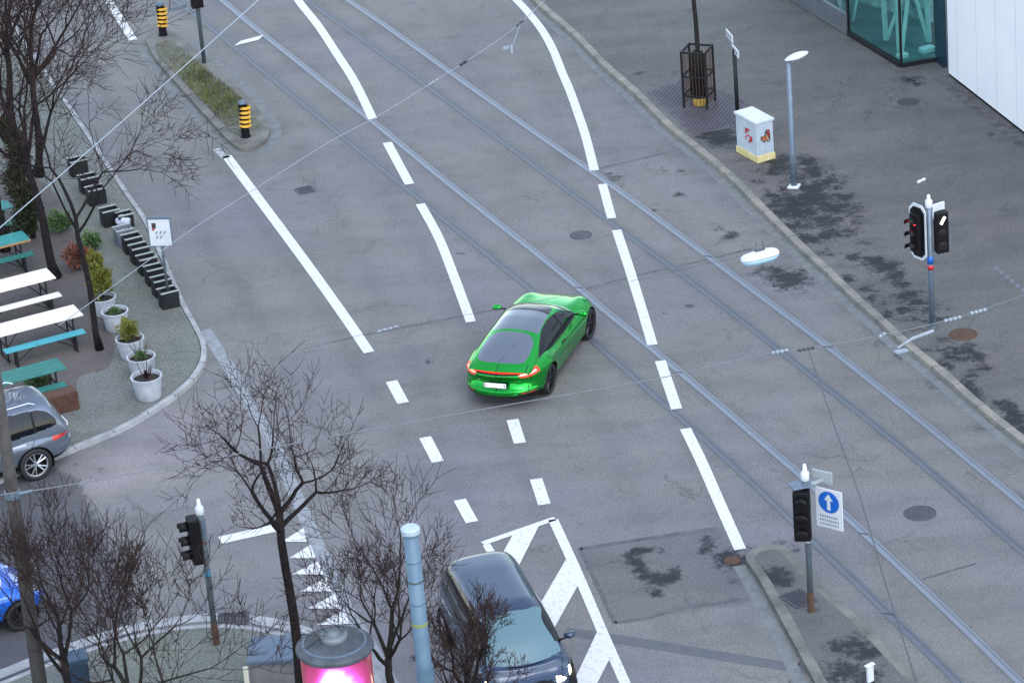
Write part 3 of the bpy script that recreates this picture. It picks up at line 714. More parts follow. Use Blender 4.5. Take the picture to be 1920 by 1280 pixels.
# control cabinet with graffiti
b1 = P(1421, 306, KZ); b2 = P(1389, 283, KZ); b3 = P(1452, 297, KZ)
ux = (b3-b1); lx = ux.length; ux.normalize(); uy = (b2-b1); ly = uy.length
ang = math.atan2(ux.y, ux.x); uyp = Vector((-ux.y, ux.x, 0)); ly = (b2-b1).dot(uyp)
H = height_at(b1, 232)
t = empty('control_cabinet', b1, ang, 'grey white street cabinet on a yellow plinth with red graffiti tags', 'street cabinet')
MB().box((lx/2, ly/2, .09), (lx+.05, ly+.05, .18), bev=.015).build('plinth', mat('yellow_plinth', (.55, .45, .16), .8, c2=(.66, .58, .34), nscale=5), t)
bd = MB(); bd.box((lx/2, ly/2, .18+(H-.22)/2), (lx, ly, H-.22), bev=.012).build('housing', mat('cabinet_grey', (.40, .47, .54), .5, c2=(.50, .56, .62), nscale=3), t)
MB().box((lx/2, ly/2, H), (lx+.07, ly+.07, .07), bev=.02).build('lid', M['white'], t)
dr = MB()
for i in range(2): dr.box((lx*(.27+.46*i), -.006, .18+(H-.22)/2), (lx*.42, .014, H-.34), bev=.004)
d_ = dr.build('door', mat('cabinet_door', (.36, .44, .52), .5, c2=(.43, .50, .58), nscale=3), t)
MB().box((lx*.5, -.02, .75), (.03, .02, .14)).build('handle', M['galv_dark'], d_)
def scribble(seed, n, s, plane, c0, colr):
    rg = random.Random(seed); k_ = MB()
    for i in range(n):
        pts = []; u = rg.uniform(-s, s)*.2; v = rg.uniform(-s, s)*.2
        for j in range(6):
            u = max(-s, min(s, u+rg.uniform(-s, s)*.8)); v = max(-s*1.2, min(s*1.2, v+rg.uniform(-s, s)*.8))
            pts.append(Vector(c0)+plane[0]*u+plane[1]*v)
        k_.tube(smooth_line(pts, 3), .016, 4)
    return k_.build('graffiti', colr, t)
red_g = mat('red_spray', (.40, .03, .04), .6); dk_g = mat('brown_spray', (.09, .035, .02), .6); or_g = mat('orange_spray', (.45, .22, .04), .6)
X3 = Vector((1, 0, 0)); Y3 = Vector((0, 1, 0)); Z3 = Vector((0, 0, 1))
scribble(3, 7, .13, (X3, Z3), (lx*.52, -.012, H*.62), dk_g); scribble(4, 3, .12, (X3, Z3), (lx*.5, -.018, H*.66), red_g); scribble(8, 3, .08, (X3, Z3), (lx*.52, -.02, H*.58), or_g)
scribble(5, 6, .15, (Y3, Z3), (-.004, ly*.38, H*.58), red_g)

# lamp post
b = P(1489, 350, KZ); H = height_at(b, 112)
t = empty('lamp_post', b, 0, 'slim light blue grey lamp post with small white lantern beside the cabinet', 'street lamp')
MB().tube([(0, 0, 0), (0, 0, 1.0), (0, 0, 1.05), (0, 0, H)], [.085, .085, .07, .062], 14).build('pole', M['galv'], t, smooth=True)
k = MB(); k.lathe([(0, .05), (.10, .05), (.19, .035), (.2, 0)], n=4, M=Matrix.Rotation(.4, 4, 'Z')); k.build('base_plate', M['whitecap'], t)
hd = MB(); T_ = Matrix.Translation((.20, .02, H+.06)) @ Matrix.Rotation(R(12), 4, 'Z') @ Matrix.Rotation(R(-12), 4, 'Y')
hv = []; 
for i in range(9):
    f = i/8; x_ = -.30+f*.62; wd = .045+.115*math.sin(min(1, f*1.15)*math.pi*.85)**.8 if f < .97 else .04
    hv.append([(x_, wd*math.cos(a), (.02+.06*math.sin(f*3.1))*math.sin(a)) for a in [2*math.pi*j/12 for j in range(12)]])
vs = [T_ @ Vector(v) for r__ in hv for v in r__]; fs = []
for i in range(8):
    for j in range(12): fs.append((i*12+j, i*12+(j+1) % 12, (i+1)*12+(j+1) % 12, (i+1)*12+j))
fs.append(tuple(range(11, -1, -1))); fs.append(tuple(range(96, 108))); hd.add(vs, fs)
hd.build('lantern', M['white'], t, smooth=True)

# ------------------------------------------------------------------ traffic lights
def signal_head(parent, c, face, H_=.95, W_=.30, lit=None, back=False, visors=True, bar=False, D_=.22):
    """c centre (local), face angle (direction the lenses look)"""
    n = Vector((math.cos(face), math.sin(face), 0)); s_ = Vector((-n.y, n.x, 0))
    T_ = Matrix.Rotation(face, 4, 'Z')
    h = MB(); h.box(c, (D_, W_, H_), M=T_, bev=.03); hd_ = h.build('signal_head', M['black'], parent)
    if back:
        k_ = MB(); bw, bh, ct = W_*.95, H_*.72, .13
        pl = [(-bw+ct, -bh), (bw-ct, -bh), (bw, -bh+ct), (bw, bh-ct), (bw-ct, bh), (-bw+ct, bh), (-bw, bh-ct), (-bw, -bh+ct)]
        vs_ = [Vector(c)+s_*a+Vector((0, 0, b_))-n*.02 for a, b_ in pl]+[Vector(c)+s_*a+Vector((0, 0, b_))-n*.045 for a, b_ in pl]
        k_.add(vs_, [tuple(range(8)), tuple(range(15, 7, -1))]+[(i, (i+1) % 8, 8+(i+1) % 8, 8+i) for i in range(8)])
        k_.build('backboard', M['white'], parent)
        k_ = MB(); pl2 = [(a*.86, b_*.9) for a, b_ in pl]
        k_.add([Vector(c)+s_*a+Vector((0, 0, b_))-n*.016 for a, b_ in pl2], [tuple(range(8))]); k_.build('black_field', M['black'], parent)
    for i in range(3):
        zc = c[2]+H_*.32-i*H_*.32; ctr = Vector((c[0], c[1], zc))+n*(D_/2+.004)
        L_ = MB(); MM = Matrix.Rotation(face, 4, 'Z') @ Matrix.Rotation(R(90), 4, 'Y')
        if bar and i == 0: L_.box(ctr+n*.01, (.01, .055, .19), M=T_ @ Matrix.Rotation(R(-32), 4, 'X')); lm = M['whitelamp']
        else: L_.lathe([(0, .012), (.09, .004), (.1, 0)], c=ctr, n=16, M=MM); lm = M['redlamp'] if lit == i else M['darklens']
        L_.build('lens', lm, hd_)
        if not visors: continue
        v_ = MB(); vs_ = []
        for j in range(13):
            a = R(-20)+R(220)*j/12
            for q_, rr_ in ((0, .115), (.19, .11)):
                vs_.append(ctr+s_*math.cos(a)*rr_+Vector((0, 0, 1))*math.sin(a)*rr_+n*q_)
        v_.add(vs_, [(2*j, 2*j+2, 2*j+3, 2*j+1) for j in range(12)])
        ov = v_.build('visor', M['black'], hd_, smooth=True)
        md = ov.modifiers.new('s', 'SOLIDIFY'); md.thickness = .008
    return hd_

# right: lit red light
b = P(1748, 612, KZ); H = height_at(b, 388)
t = empty('traffic_light', b, 0, 'traffic light on the right pavement with a lit red lamp and black tram signal', 'traffic light')
MB().tube([(0, 0, 0), (0, 0, H)], .065, 14).build('pole', M['galv'], t, smooth=True)
k = MB(); k.lathe([(0, H+.30), (.035, H+.30), (.045, H+.2), (.085, H+.16), (.085, H), (.07, H-.02)], n=14); k.build('cap', M['whitecap'], t, smooth=True)
MB().tube([(0, 0, 1.6), (0, 0, 1.78)], .072, 14).build('blue_band', M['signblue'], t, smooth=True)
MB().tube([(0, 0, 1.45), (0, 0, 1.56)], .072, 14).build('red_band', M['red'], t, smooth=True)
signal_head(t, (-.28, .05, H-.62), R(216), .95, .28, lit=0, back=True)
signal_head(t, (.26, -.04, H-.62), R(-75), 1.0, .30, bar=True, visors=False)
k = MB(); k.box((.22, .06, H-.12), (.34, .05, .34), R(-60+90), bev=.02); k.build('top_plate', M['white'], t)
for z in (H-.25, H-1.0): br = MB(); br.box((0, 0, z), (.5, .05, .05)); br.build('bracket', M['galv_dark'], t)
k = MB(); k.lathe([(0, .05), (.11, .05), (.12, 0)], n=16); k.build('base_plate', M['galv_dark'], t)

# lower right: signal with blue arrow sign
b = P(1521, 1146, KZ); H = height_at(b, 898)
t = empty('traffic_light', b, 0, 'traffic light on the lower right island carrying a square sign with a blue arrow disc', 'traffic light')
MB().tube([(0, 0, 0), (0, 0, H)], .062, 14).build('pole', M['galv_dark'], t, smooth=True)
k = MB(); k.lathe([(0, H+.33), (.03, H+.33), (.05, H+.18), (.085, H+.15), (.085, H), (.07, H-.02)], n=14); k.build('cap', M['whitecap'], t, smooth=True)
signal_head(t, (-.10, -.12, H-.72), R(-100), 1.08, .34)
k = MB(); k.box((-.10, -.02, H-.10), (.42, .34, .03), R(15), bev=.01); k.build('hood', M['galv'], t)
fa = R(-128); n = Vector((math.cos(fa), math.sin(fa), 0)); s_ = Vector((-n.y, n.x, 0))   # sign looks down-left
sc = Vector((.46, .10, H-.75)); SW, SH = .60, .86
k = MB(); k.box(sc, (.03, SW, SH), M=Matrix.Rotation(fa, 4, 'Z'), bev=.012); sp = k.build('sign_plate', M['white'], t)
k = MB(); MM = Matrix.Rotation(fa, 4, 'Z') @ Matrix.Rotation(R(90), 4, 'Y')
k.lathe([(0, .003), (.235, .003), (.235, 0)], c=sc+n*.016+Vector((0, 0, .15)), n=36, M=MM); k.build('blue_disc', M['signblue'], sp)
k = MB(); a0 = sc+n*.0225+Vector((0, 0, .15))
def A2(u, v): return a0+s_*u+Vector((0, 0, v))
k.add([A2(-.038, -.17), A2(.038, -.17), A2(.038, .04), A2(.10, .04), A2(0, .185), A2(-.10, .04), A2(-.038, .04)], [(0, 1, 2, 6), (3, 4, 5), (2, 3, 5, 6)])
k.build('arrow', M['whitecap'], sp)
k = MB()
rg = random.Random(2)
for r_i in range(3):
    u = -.22; k = MB()
    k.box(sc+n*.0165+Vector((0, 0, -.17-r_i*.085)), (.004, .44, .052), M=Matrix.Rotation(fa, 4, 'Z'), mi=1)
    while u < .2:
        wd = rg.uniform(.02, .045); k.box(sc+n*.018+s_*(u+wd/2)+Vector((0, 0, -.17-r_i*.085)), (.004, wd*.7, .05), M=Matrix.Rotation(fa, 4, 'Z')); u += wd+.008
    k.build('text_line', [M['signtxt'], M['white']], sp)
k = MB(); k.box((.36, .24, H-.10), (.44, .04, .26), R(-36), bev=.01); k.box((.18, .12, H-.16), (.5, .05, .05), R(30)); k.build('back_plate', mat('grey_plate', (.30, .34, .36), .5), t)
k = MB(); k.tube([(0, 0, 1.58), (0, 0, 1.70)], .072, 14); k.build('band', M['whitecap'], t, smooth=True)
k = MB(); k.tube([(0, 0, 0), (0, 0, .45)], .07, 12); k.build('rusty_foot', M['rust_iron'], t)

# lower left
b = P(406, 1206, KZ); H = height_at(b, 962)
t = empty('traffic_light', b, 0, 'traffic light in the lower left corner with black lamps turned away to the left', 'traffic light')
MB().tube([(0, 0, 0), (0, 0, H)], .062, 14).build('pole', M['galv_dark'], t, smooth=True)
k = MB(); k.lathe([(0, H+.32), (.03, H+.32), (.05, H+.17), (.085, H+.14), (.085, H), (.07, H-.02)], n=14); k.build('cap', M['whitecap'], t, smooth=True)
signal_head(t, (-.16, -.05, H-.55), R(195), .98, .34)
k = MB(); k.box((.05, -.06, H-.35), (.03, .16, .5), R(-20), bev=.01); k.build('side_plate', M['galv'], t)
k = MB(); k.tube([(0, 0, 1.55), (0, 0, 1.7)], .07, 12); k.build('blue_band', mat('dull_blue', (.05, .16, .26), .5), t)
k = MB(); k.tube([(0, 0, 2.3), (0, 0, 2.38)], .072, 12); k.build('red_band', mat('dull_red', (.22, .06, .04), .5), t)
k = MB(); k.tube([(0, 0, 0), (0, 0, .5)], .07, 12); k.build('foot', M['rust_iron'], t)

# bollards on the upper left island
def bollard(px, py, py_top, label):
    b_ = P(px, py, KZ); H_ = height_at(b_, py_top)
    t_ = empty('bollard', b_, 0, label, 'bollard', 'yellow and black bollards on the narrow island')
    k_ = MB(); k_.lathe([(0, H_), (.09, H_), (.115, H_-.02), (.115, .03), (.15, .02), (.15, 0)], n=20); k_.build('post', M['black'], t_, smooth=False)
    n_ = 5; z0 = H_*.30; dz = (H_*.95-z0)/n_
    for i in range(n_):
        k_ = MB(); z = z0+i*dz
        k_.lathe([(.116, z), (.15, z), (.165, z+dz*.12), (.135, z+dz*.52), (.116, z+dz*.56)], n=20, M=Matrix.Rotation(R(4), 4, 'Y')); k_.build('yellow_ring', M['yellow'], t_, smooth=False)
    k_ = MB(); k_.lathe([(0, H_+.05), (.07, H_+.045), (.12, H_), (.12, H_-.03)], n=20); k_.build('cap', mat('blue_grey_cap', (.08, .12, .17), .5), t_, smooth=True)
bollard(306, 66, 8, 'yellow and black ringed bollard at the far end of the island')
bollard(461, 256, 192, 'yellow and black ringed bollard at the near rounded end of the island')
# grey mast on that island
b = P(383, 118, KZ)
t = empty('signal_mast', b, 0, 'grey mast with a small dark signal box on the upper left island', 'signal mast')
MB().tube([(0, 0, 0), (0, 0, 3.4)], .06, 12).build('pole', M['galv_dark'], t, smooth=True)
MB().box((0, -.06, 1.95), (.34, .26, .5), .3, bev=.04).build('signal_box', M['black'], t)
MB().box((-.55, 0, 1.72), (.5, .04, .10), .5, bev=.01).build('side_plate', M['galv'], t)

# low post at bottom right
b = P(1634, 1330, KZ); H = height_at(b, 1247)
t = empty('marker_post', b, 0, 'pale marker post at the bottom edge on the lower right island', 'marker post')
MB().box((0, 0, H/2), (.14, .06, H), .6, bev=.012).build('panel', M['white'], t)
MB().box((0, 0, H+.012), (.20, .09, .03), .6, bev=.01).build('cap', M['whitecap'], t)
MB().box((0, 0, H*.62), (.15, .066, .05), .6).build('dark_band', M['black'], t)

# parking sign upper left
b = P(318, 572, KZ); H = height_at(b, 408)
t = empty('parking_sign', b, 0, 'white notice sign with a small dark symbol on a grey post by the left kerb', 'sign')
MB().tube([(0, 0, 0), (0, 0, H)], .035, 10).build('post', M['galv_dark'], t, smooth=True)
fa = R(-100); n = Vector((math.cos(fa), math.sin(fa), 0)); s_ = Vector((-n.y, n.x, 0)); c_ = Vector((0, -.05, H-.34))
k = MB(); k.box(c_, (.035, .60, .78), M=Matrix.Rotation(fa, 4, 'Z'), bev=.012); sp = k.build('sign_plate', M['galv'], t)
k = MB(); k.box(c_+n*.012+Vector((0, 0, -.03)), (.025, .53, .68), M=Matrix.Rotation(fa, 4, 'Z'), bev=.012); k.build('sign_face', M['white'], sp)
k = MB(); k.box(c_+n*.028-s_*.13+Vector((0, 0, .16)), (.004, .10, .14), M=Matrix.Rotation(fa, 4, 'Z')); k.build('symbol', mat('dark_symbol', (.05, .03, .03), .5), sp)
k = MB(); k.box(c_+n*.0285-s_*.15+Vector((0, 0, .06)), (.004, .06, .05), M=Matrix.Rotation(fa, 4, 'Z')); k.build('red_symbol', M['red'], sp)
for i in range(5):
    k = MB(); k.box(c_+n*.028+s_*(-.08+.10*(i % 3))+Vector((0, 0, -.02-.12*(i//3))), (.004, .035, .09), M=Matrix.Rotation(fa, 4, 'Z') @ Matrix.Rotation(R(-35), 4, 'X')); k.build('printed_mark', M['signtxt'], sp)

# ------------------------------------------------------------------ cars
def pchip(pts):
    xs = np.array([p[0] for p in pts], float); ys = np.array([p[1] for p in pts], float)
    h = np.diff(xs); d = np.diff(ys)/h; mm = np.zeros(len(xs)); mm[0] = d[0]; mm[-1] = d[-1]
    for i in range(1, len(xs)-1):
        mm[i] = 0 if d[i-1]*d[i] <= 0 else 2*d[i-1]*d[i]/(d[i-1]+d[i])
    def f(x):
        x = np.clip(np.asarray(x, float), xs[0], xs[-1]); i = np.clip(np.searchsorted(xs, x)-1, 0, len(h)-1)
        t = (x-xs[i])/h[i]
        return (2*t**3-3*t**2+1)*ys[i]+(t**3-2*t**2+t)*h[i]*mm[i]+(-2*t**3+3*t**2)*ys[i+1]+(t**3-t**2)*h[i]*mm[i+1]
    return f
def chaikin(poly, n=3):
    for _ in range(n):
        q_ = []
        for i in range(len(poly)):
            a = poly[i]; b_ = poly[(i+1) % len(poly)]
            q_ += [(a[0]*.75+b_[0]*.25, a[1]*.75+b_[1]*.25), (a[0]*.25+b_[0]*.75, a[1]*.25+b_[1]*.75)]
        poly = q_
    return poly
def near_line(x, y, pts, wd):
    r_ = np.zeros(x.shape, bool)
    for (x1, y1), (x2, y2) in zip(pts[:-1], pts[1:]):
        dx, dy = x2-x1, y2-y1; t = np.clip(((x-x1)*dx+(y-y1)*dy)/(dx*dx+dy*dy), 0, 1)
        r_ |= ((x-x1-t*dx)**2+(y-y1-t*dy)**2) < wd*wd
    return r_

def cube_shell(nx, ny, nz, n1, n2):
    """rounded unit box: vertices and quads"""
    V = []; F = []; idx = {}
    def vid(a, b, c):
        k_ = (a, b, c)
        if k_ not in idx: idx[k_] = len(V); V.append(k_)
        return idx[k_]
    for s_ in (0, nx):
        for j in range(ny):
            for k_ in range(nz):
                q_ = (vid(s_, j, k_), vid(s_, j+1, k_), vid(s_, j+1, k_+1), vid(s_, j, k_+1)); F.append(q_ if s_ else q_[::-1])
    for s_ in (0, ny):
        for i in range(nx):
            for k_ in range(nz):
                q_ = (vid(i, s_, k_), vid(i+1, s_, k_), vid(i+1, s_, k_+1), vid(i, s_, k_+1)); F.append(q_[::-1] if s_ else q_)
    for s_ in (0, nz):
        for i in range(nx):
            for j in range(ny):
                q_ = (vid(i, j, s_), vid(i+1, j, s_), vid(i+1, j+1, s_), vid(i, j+1, s_)); F.append(q_ if s_ else q_[::-1])
    V = np.array(V, float); V = V/np.array([nx, ny, nz])*2-1
    r2 = (np.abs(V[:, 1])**n2+np.abs(V[:, 2])**n2)**(1/n2)
    r_ = (np.abs(V[:, 0])**n1+r2**n1)**(1/n1)
    return V/r_[:, None], np.array(F)

def sub_mesh(name, V, F, sel, mats, parent, mi=None, push=None):
    fs = F[sel]
    if len(fs) == 0: return None
    used, inv = np.unique(fs, return_inverse=True); inv = inv.reshape(fs.shape)
    me = bpy.data.meshes.new(name); me.from_pydata(V[used].tolist(), [], inv.tolist())
    me.polygons.foreach_set('use_smooth', [True]*len(fs))
    if mi is not None: me.polygons.foreach_set('material_index', mi[sel].astype(int).tolist())
    me.update()
    return link(name, me, mats, parent)

def wheel(parent, x, y, Rw, wd, dark, side, steer=0, rimr=.68, spokes=5):
    t_ = bpy.data.objects.new('wheel', None); col.objects.link(t_); t_.parent = parent
    t_.location = (x, y, Rw); t_.rotation_euler = (0, 0, steer); t_.empty_display_size = .1
    MM = Matrix.Rotation(R(90), 4, 'X'); rr = Rw*rimr
    k_ = MB(); h = wd/2
    k_.lathe([(rr, -h*.8), (rr*1.04, -h), (Rw*.93, -h), (Rw*.985, -h*.82), (Rw, -h*.5), (Rw, h*.5), (Rw*.985, h*.82), (Rw*.93, h), (rr*1.04, h), (rr, h*.8)], n=40, M=MM)
    k_.build('tyre', M['tyre'], t_, smooth=True)
    k_ = MB(); o_ = h*.72*side*-1
    k_.lathe([(rr*1.01, o_*1.15), (rr*.94, o_*1.1), (rr*.90, o_*.5), (rr*.88, -o_*.6), (rr*.3, -o_*.5), (0, -o_*.5)], n=40, M=MM, mi=1)
    k_.lathe([(rr*1.02, o_*1.0), (rr*1.02, o_*1.22), (rr*.93, o_*1.15), (rr*.92, o_*.8)], n=40, M=MM)
    k_.lathe([(0, o_*1.0), (rr*.16, o_*.98), (rr*.2, o_*.7)], n=20, M=MM)
    for i in range(spokes):
        for ds in (-.13, .13):
            a = 2*math.pi*i/spokes+ds*.4; a2 = 2*math.pi*i/spokes+ds*1.6
            p0 = Vector((math.cos(a)*rr*.12, -o_*.85, math.sin(a)*rr*.12)); p1 = Vector((math.cos(a2)*rr*.95, -o_*1.0, math.sin(a2)*rr*.95))
            k_.tube([p0, (p0+p1)/2+Vector((0, -o_*.06, 0)), p1], [rr*.075, rr*.06, rr*.065], 5)
    k_.build('rim', [M['rimdark'] if dark else M['rim'], M['well']], t_, smooth=False)
    return t_

def make_car(name, label, cat, S, loc, heading, group=None):
    t = empty(name, loc, heading, label, cat, group)
    Rw = S['R']; xf, xr = S['xf'], S['xr']; ax = S['axles']; paint = S['paint']
    res = S.get('res', 1.0)
    nx, ny, nz = int(270*res), int(104*res), int(56*res)
    U, F = cube_shell(nx, ny, nz, S.get('n1', 5.0), S.get('n2', 5.0))
    a, b, c = U[:, 0], U[:, 1], U[:, 2]; h = (c+1)/2
    x0 = np.where(a > 0, a*xf, a*-xr)   # origin mid wheelbase
    x = x0.copy()
    fr = np.clip((a-.45)/.55, 0, 1)**1.5; re = np.clip((-a-.45)/.55, 0, 1)**1.5
    x += fr*pchip(S['front_prof'])(h) - re*pchip(S['rear_prof'])(h)
    x -= fr*S.get('front_bow', .22)*b**2*.9; x += re*S.get('rear_bow', .16)*b**2
    W = pchip(S['plan'])(x0)
    y = b*W*pchip(S['side_prof'])(h)
    zb = pchip(S['bottom'])(x0); zt = pchip(S['deck'])(x0)
    zt = zt+pchip(S['crest'])(x0)*np.exp(-((np.abs(b)-.74)/.20)**2) - S.get('shoulder_drop', .03)*np.abs(b)**4
    z = zb+h*(zt-zb)
    # haunches over the wheels
    for xa, amt in zip(ax, S.get('haunch', (.02, .035))):
        g_ = np.exp(-((x0-xa)/.42)**2)*np.exp(-((z-(Rw*2+.06))/.20)**2)
        y += np.sign(b)*g_*amt*np.clip(np.abs(b)*1.5-.4, 0, 1)
    # side crease / waist
    if S.get('waist'): y -= np.sign(b)*S['waist']*np.exp(-((z-.42)/.10)**2)*np.exp(-((x0)/1.1)**4)*(np.abs(b) > .6)
    if S.get('plate_recess'):
        px_, pz_, pw, ph, dp = S['plate_recess']
        rec = np.exp(-((y)/(pw))**8)*np.exp(-((z-pz_)/ph)**4)*(a < -.6); x += rec*dp
    V = np.stack([x, y, z], 1); C = V[F].mean(1); Cx, Cy, Cz = C[:, 0], C[:, 1], C[:, 2]; A = np.abs(Cy)
    e1 = V[F[:, 2]]-V[F[:, 0]]; e2 = V[F[:, 3]]-V[F[:, 1]]; Nn = np.cross(e1, e2); Nn /= np.linalg.norm(Nn, axis=1)[:, None]+1e-9
    keep = np.ones(len(F), bool)
    Ra = Rw+.045
    for xa in ax: keep &= ~((((Cx-xa)**2+(Cz-Rw)**2) < Ra**2) & (A > .50))
    # under the greenhouse nothing of the deck is seen
    part = np.zeros(len(F), int); mi = np.zeros(len(F), int)
    names = {}
    for i, (nm, fn, mt) in enumerate(S['body_parts'], 1):
        sel = keep & fn(Cx, Cy, Cz, Nn, A); part[sel & (part == 0)] = i; names[i] = (nm, mt)
    for pl in S.get('side_seams', []): mi[near_line(Cx, Cz, pl, .0085/res**.5) & (A > .55) & (part == 0)] = 1
    for pl in S.get('top_seams', []): mi[near_line(Cx, A, pl, .009/res**.5) & (Nn[:, 2] > .3) & (part == 0)] = 1
    for pl in S.get('rear_seams', []): mi[near_line(A, Cz, pl, .008/res**.5) & (Cx < xr+.5) & (part == 0)] = 1
    body = sub_mesh('body', V, F, keep & (part == 0), [paint, M['seam']], t, mi)
    for i, (nm, mt) in names.items():
        sel = keep & (part == i)
        if not sel.any(): continue
        if S.get('split_lr', {}).get(nm, True):
            for sd_ in (Cy > 0, Cy <= 0): sub_mesh(nm, V, F, sel & sd_, [mt], t)
        else: sub_mesh(nm, V, F, sel, [mt], t)
    # greenhouse
    rp = S['roof']; fz = pchip(rp); xs = np.linspace(rp[0][0], rp[-1][0], 2000); zs = fz(xs)
    sl_ = np.concatenate([[0], np.cumsum(np.hypot(np.diff(xs), np.diff(zs)))]); n_ = int(sl_[-1]/(.0135/res)); m_ = int(190*res)
    gx = np.interp(np.linspace(0, sl_[-1], n_), sl_, xs); th = np.linspace(0, math.pi, m_)
    # even spacing round the section
    nn_ = S.get('gn', 3.4)
    cth, sth = np.cos(th), np.sin(th)
    yy = np.sign(cth)*np.abs(cth)**(2/nn_); zz = np.abs(sth)**(2/nn_)
    fine_t = np.linspace(0, math.pi, 4000); fy = np.sign(np.cos(fine_t))*np.abs(np.cos(fine_t))**(2/nn_)*.8; fzz = np.abs(np.sin(fine_t))**(2/nn_)*.5
    al = np.concatenate([[0], np.cumsum(np.hypot(np.diff(fy), np.diff(fzz)))]); tt_ = np.interp(np.linspace(0, al[-1], m_), al, fine_t)
    cth, sth = np.cos(tt_), np.sin(tt_); yy = np.sign(cth)*np.abs(cth)**(2/nn_); zz = np.abs(sth)**(2/nn_)
    X, YY = np.meshgrid(gx, yy, indexing='ij'); _, ZZ = np.meshgrid(gx, zz, indexing='ij')
    zb_ = S['ghz']; Zr = fz(X); Hh = ZZ
    Z = zb_+(Zr-zb_)*Hh
    zn = np.clip((Z-zb_)/(S['roof_max']-zb_), 0, 1.1)
    Y = YY*pchip(S['gh_plan'])(X)*(1-S.get('tumble', .24)*zn**1.25)
    # windscreen and tailgate bow: ends move inboard at the sides
    mid = S.get('bow_mid', 0)
    bowf = np.clip((X-mid)/(rp[-1][0]-mid), 0, 1)**2*S.get('gh_bow_f', .16); bowr = np.clip((mid-X)/(mid-rp[0][0]), 0, 1)**2*S.get('gh_bow_r', .12)
    X = X-bowf*YY**2+bowr*YY**2
    GV = np.stack([X.ravel(), Y.ravel(), Z.ravel()], 1)
    i_ = np.arange(n_*m_).reshape(n_, m_); GF = np.stack([i_[:-1, :-1].ravel(), i_[1:, :-1].ravel(), i_[1:, 1:].ravel(), i_[:-1, 1:].ravel()], 1)
    C = GV[GF].mean(1); Cx, Cy, Cz = C[:, 0], C[:, 1], C[:, 2]; A = np.abs(Cy)
    e1 = GV[GF[:, 2]]-GV[GF[:, 0]]; e2 = GV[GF[:, 3]]-GV[GF[:, 1]]; Nn = np.cross(e1, e2); Nn /= np.linalg.norm(Nn, axis=1)[:, None]+1e-9
    Nn *= np.sign(Nn[:, 2:3]+1e-9) if False else 1
    part = np.zeros(len(GF), int); mi = np.zeros(len(GF), int); names = {}
    for i, (nm, fn, mt) in enumerate(S['gh_parts'], 1):
        sel = fn(Cx, Cy, Cz, Nn, A); part[sel & (part == 0)] = i; names[i] = (nm, mt)
    for pl in S.get('gh_seams', []): mi[near_line(Cx, A, pl, .009) & (part == 0)] = 1
    roofpart = sub_mesh('roof', GV, GF, part == 0, [paint, M['seam']], t, mi)
    for i, (nm, mt) in names.items():
        if not (part == i).any(): continue
        sel = part == i
        if nm.startswith('side') or nm.startswith('quarter') or nm.startswith('roof_rail'):
            for sd_ in (Cy > 0, Cy <= 0): sub_mesh(nm, GV, GF, sel & sd_, [mt], t)
        else: sub_mesh(nm, GV, GF, sel, [mt], t)
    # wheel wells and wheels
    for xa, st in zip(ax, (S.get('steer', 0), 0)):
        for sd_ in (-1, 1):
            k_ = MB(); vs = []; nseg = 24; yo = sd_*(S['track']+.025); yi = sd_*.52
            for j in range(nseg+1):
                an = -R(25)+R(230)*j/nseg
                vs += [(xa+Ra*math.cos(an), yi, Rw+Ra*math.sin(an)), (xa+(Ra+.004)*math.cos(an), yo, Rw+(Ra+.004)*math.sin(an))]
            k_.add(vs, [(2*j, 2*j+1, 2*j+3, 2*j+2) for j in range(nseg)])
            k_.add([(xa, yi, Rw)]+[vs[2*j] for j in range(nseg+1)], [(0, j+1, j+2) for j in range(nseg)])
            k_.build('wheel_arch', M['well'], t)
            wheel(t, xa, sd_*(S['track']-S['tw']/2+.03), Rw, S['tw'], S.get('dark_rims'), sd_, st, S.get('rimr', .70), S.get('spokes', 5))
    # mirrors
    for sd_ in (-1, 1):
        mx, my, mz = S['mirror']
        k_ = MB(); T_ = Matrix.Translation((mx, sd_*my, mz))
        vs = []; fs = []
        for i in range(9):
            f = i/8*2-1; rr_ = (1-abs(f)**3)**.5
            for j in range(12):
                an = 2*math.pi*j/12; vs.append(T_ @ Vector((.075*rr_*math.cos(an)-.03*abs(f), f*.115, .068*rr_*math.sin(an))))
        for i in range(8):
            for j in range(12): fs.append((i*12+j, i*12+(j+1) % 12, (i+1)*12+(j+1) % 12, (i+1)*12+j))
        k_.add(vs, fs); k_.tube([(mx+.02, sd_*(my-.22), mz-.05), (mx, sd_*(my-.06), mz-.02)], .022, 6, 1)
        k_.build('mirror', [S.get('mirror_paint', paint), M['black']], t, smooth=True)
    for sd_ in (-1, 1):
        for hx, hz, hy in S.get('handles', []):
            k_ = MB(); k_.box((hx, sd_*hy, hz), (.20, .03, .028), bev=.008); k_.build('door_handle', S.get('handle_mat', paint), t)
    return t

def text_mesh(parent, txt, size, mat_, M4, extrude=.002, name='lettering', space=1.0):
    cu = bpy.data.curves.new(name, 'FONT'); cu.body = txt; cu.size = size; cu.extrude = extrude; cu.align_x = 'CENTER'; cu.align_y = 'CENTER'; cu.space_character = space
    tmp = bpy.data.objects.new('tmp', cu); col.objects.link(tmp)
    dg = bpy.context.evaluated_depsgraph_get(); me = bpy.data.meshes.new_from_object(tmp.evaluated_get(dg))
    bpy.data.objects.remove(tmp); bpy.data.curves.remove(cu)
    me.transform(M4); o_ = link(name, me, mat_, parent); return o_

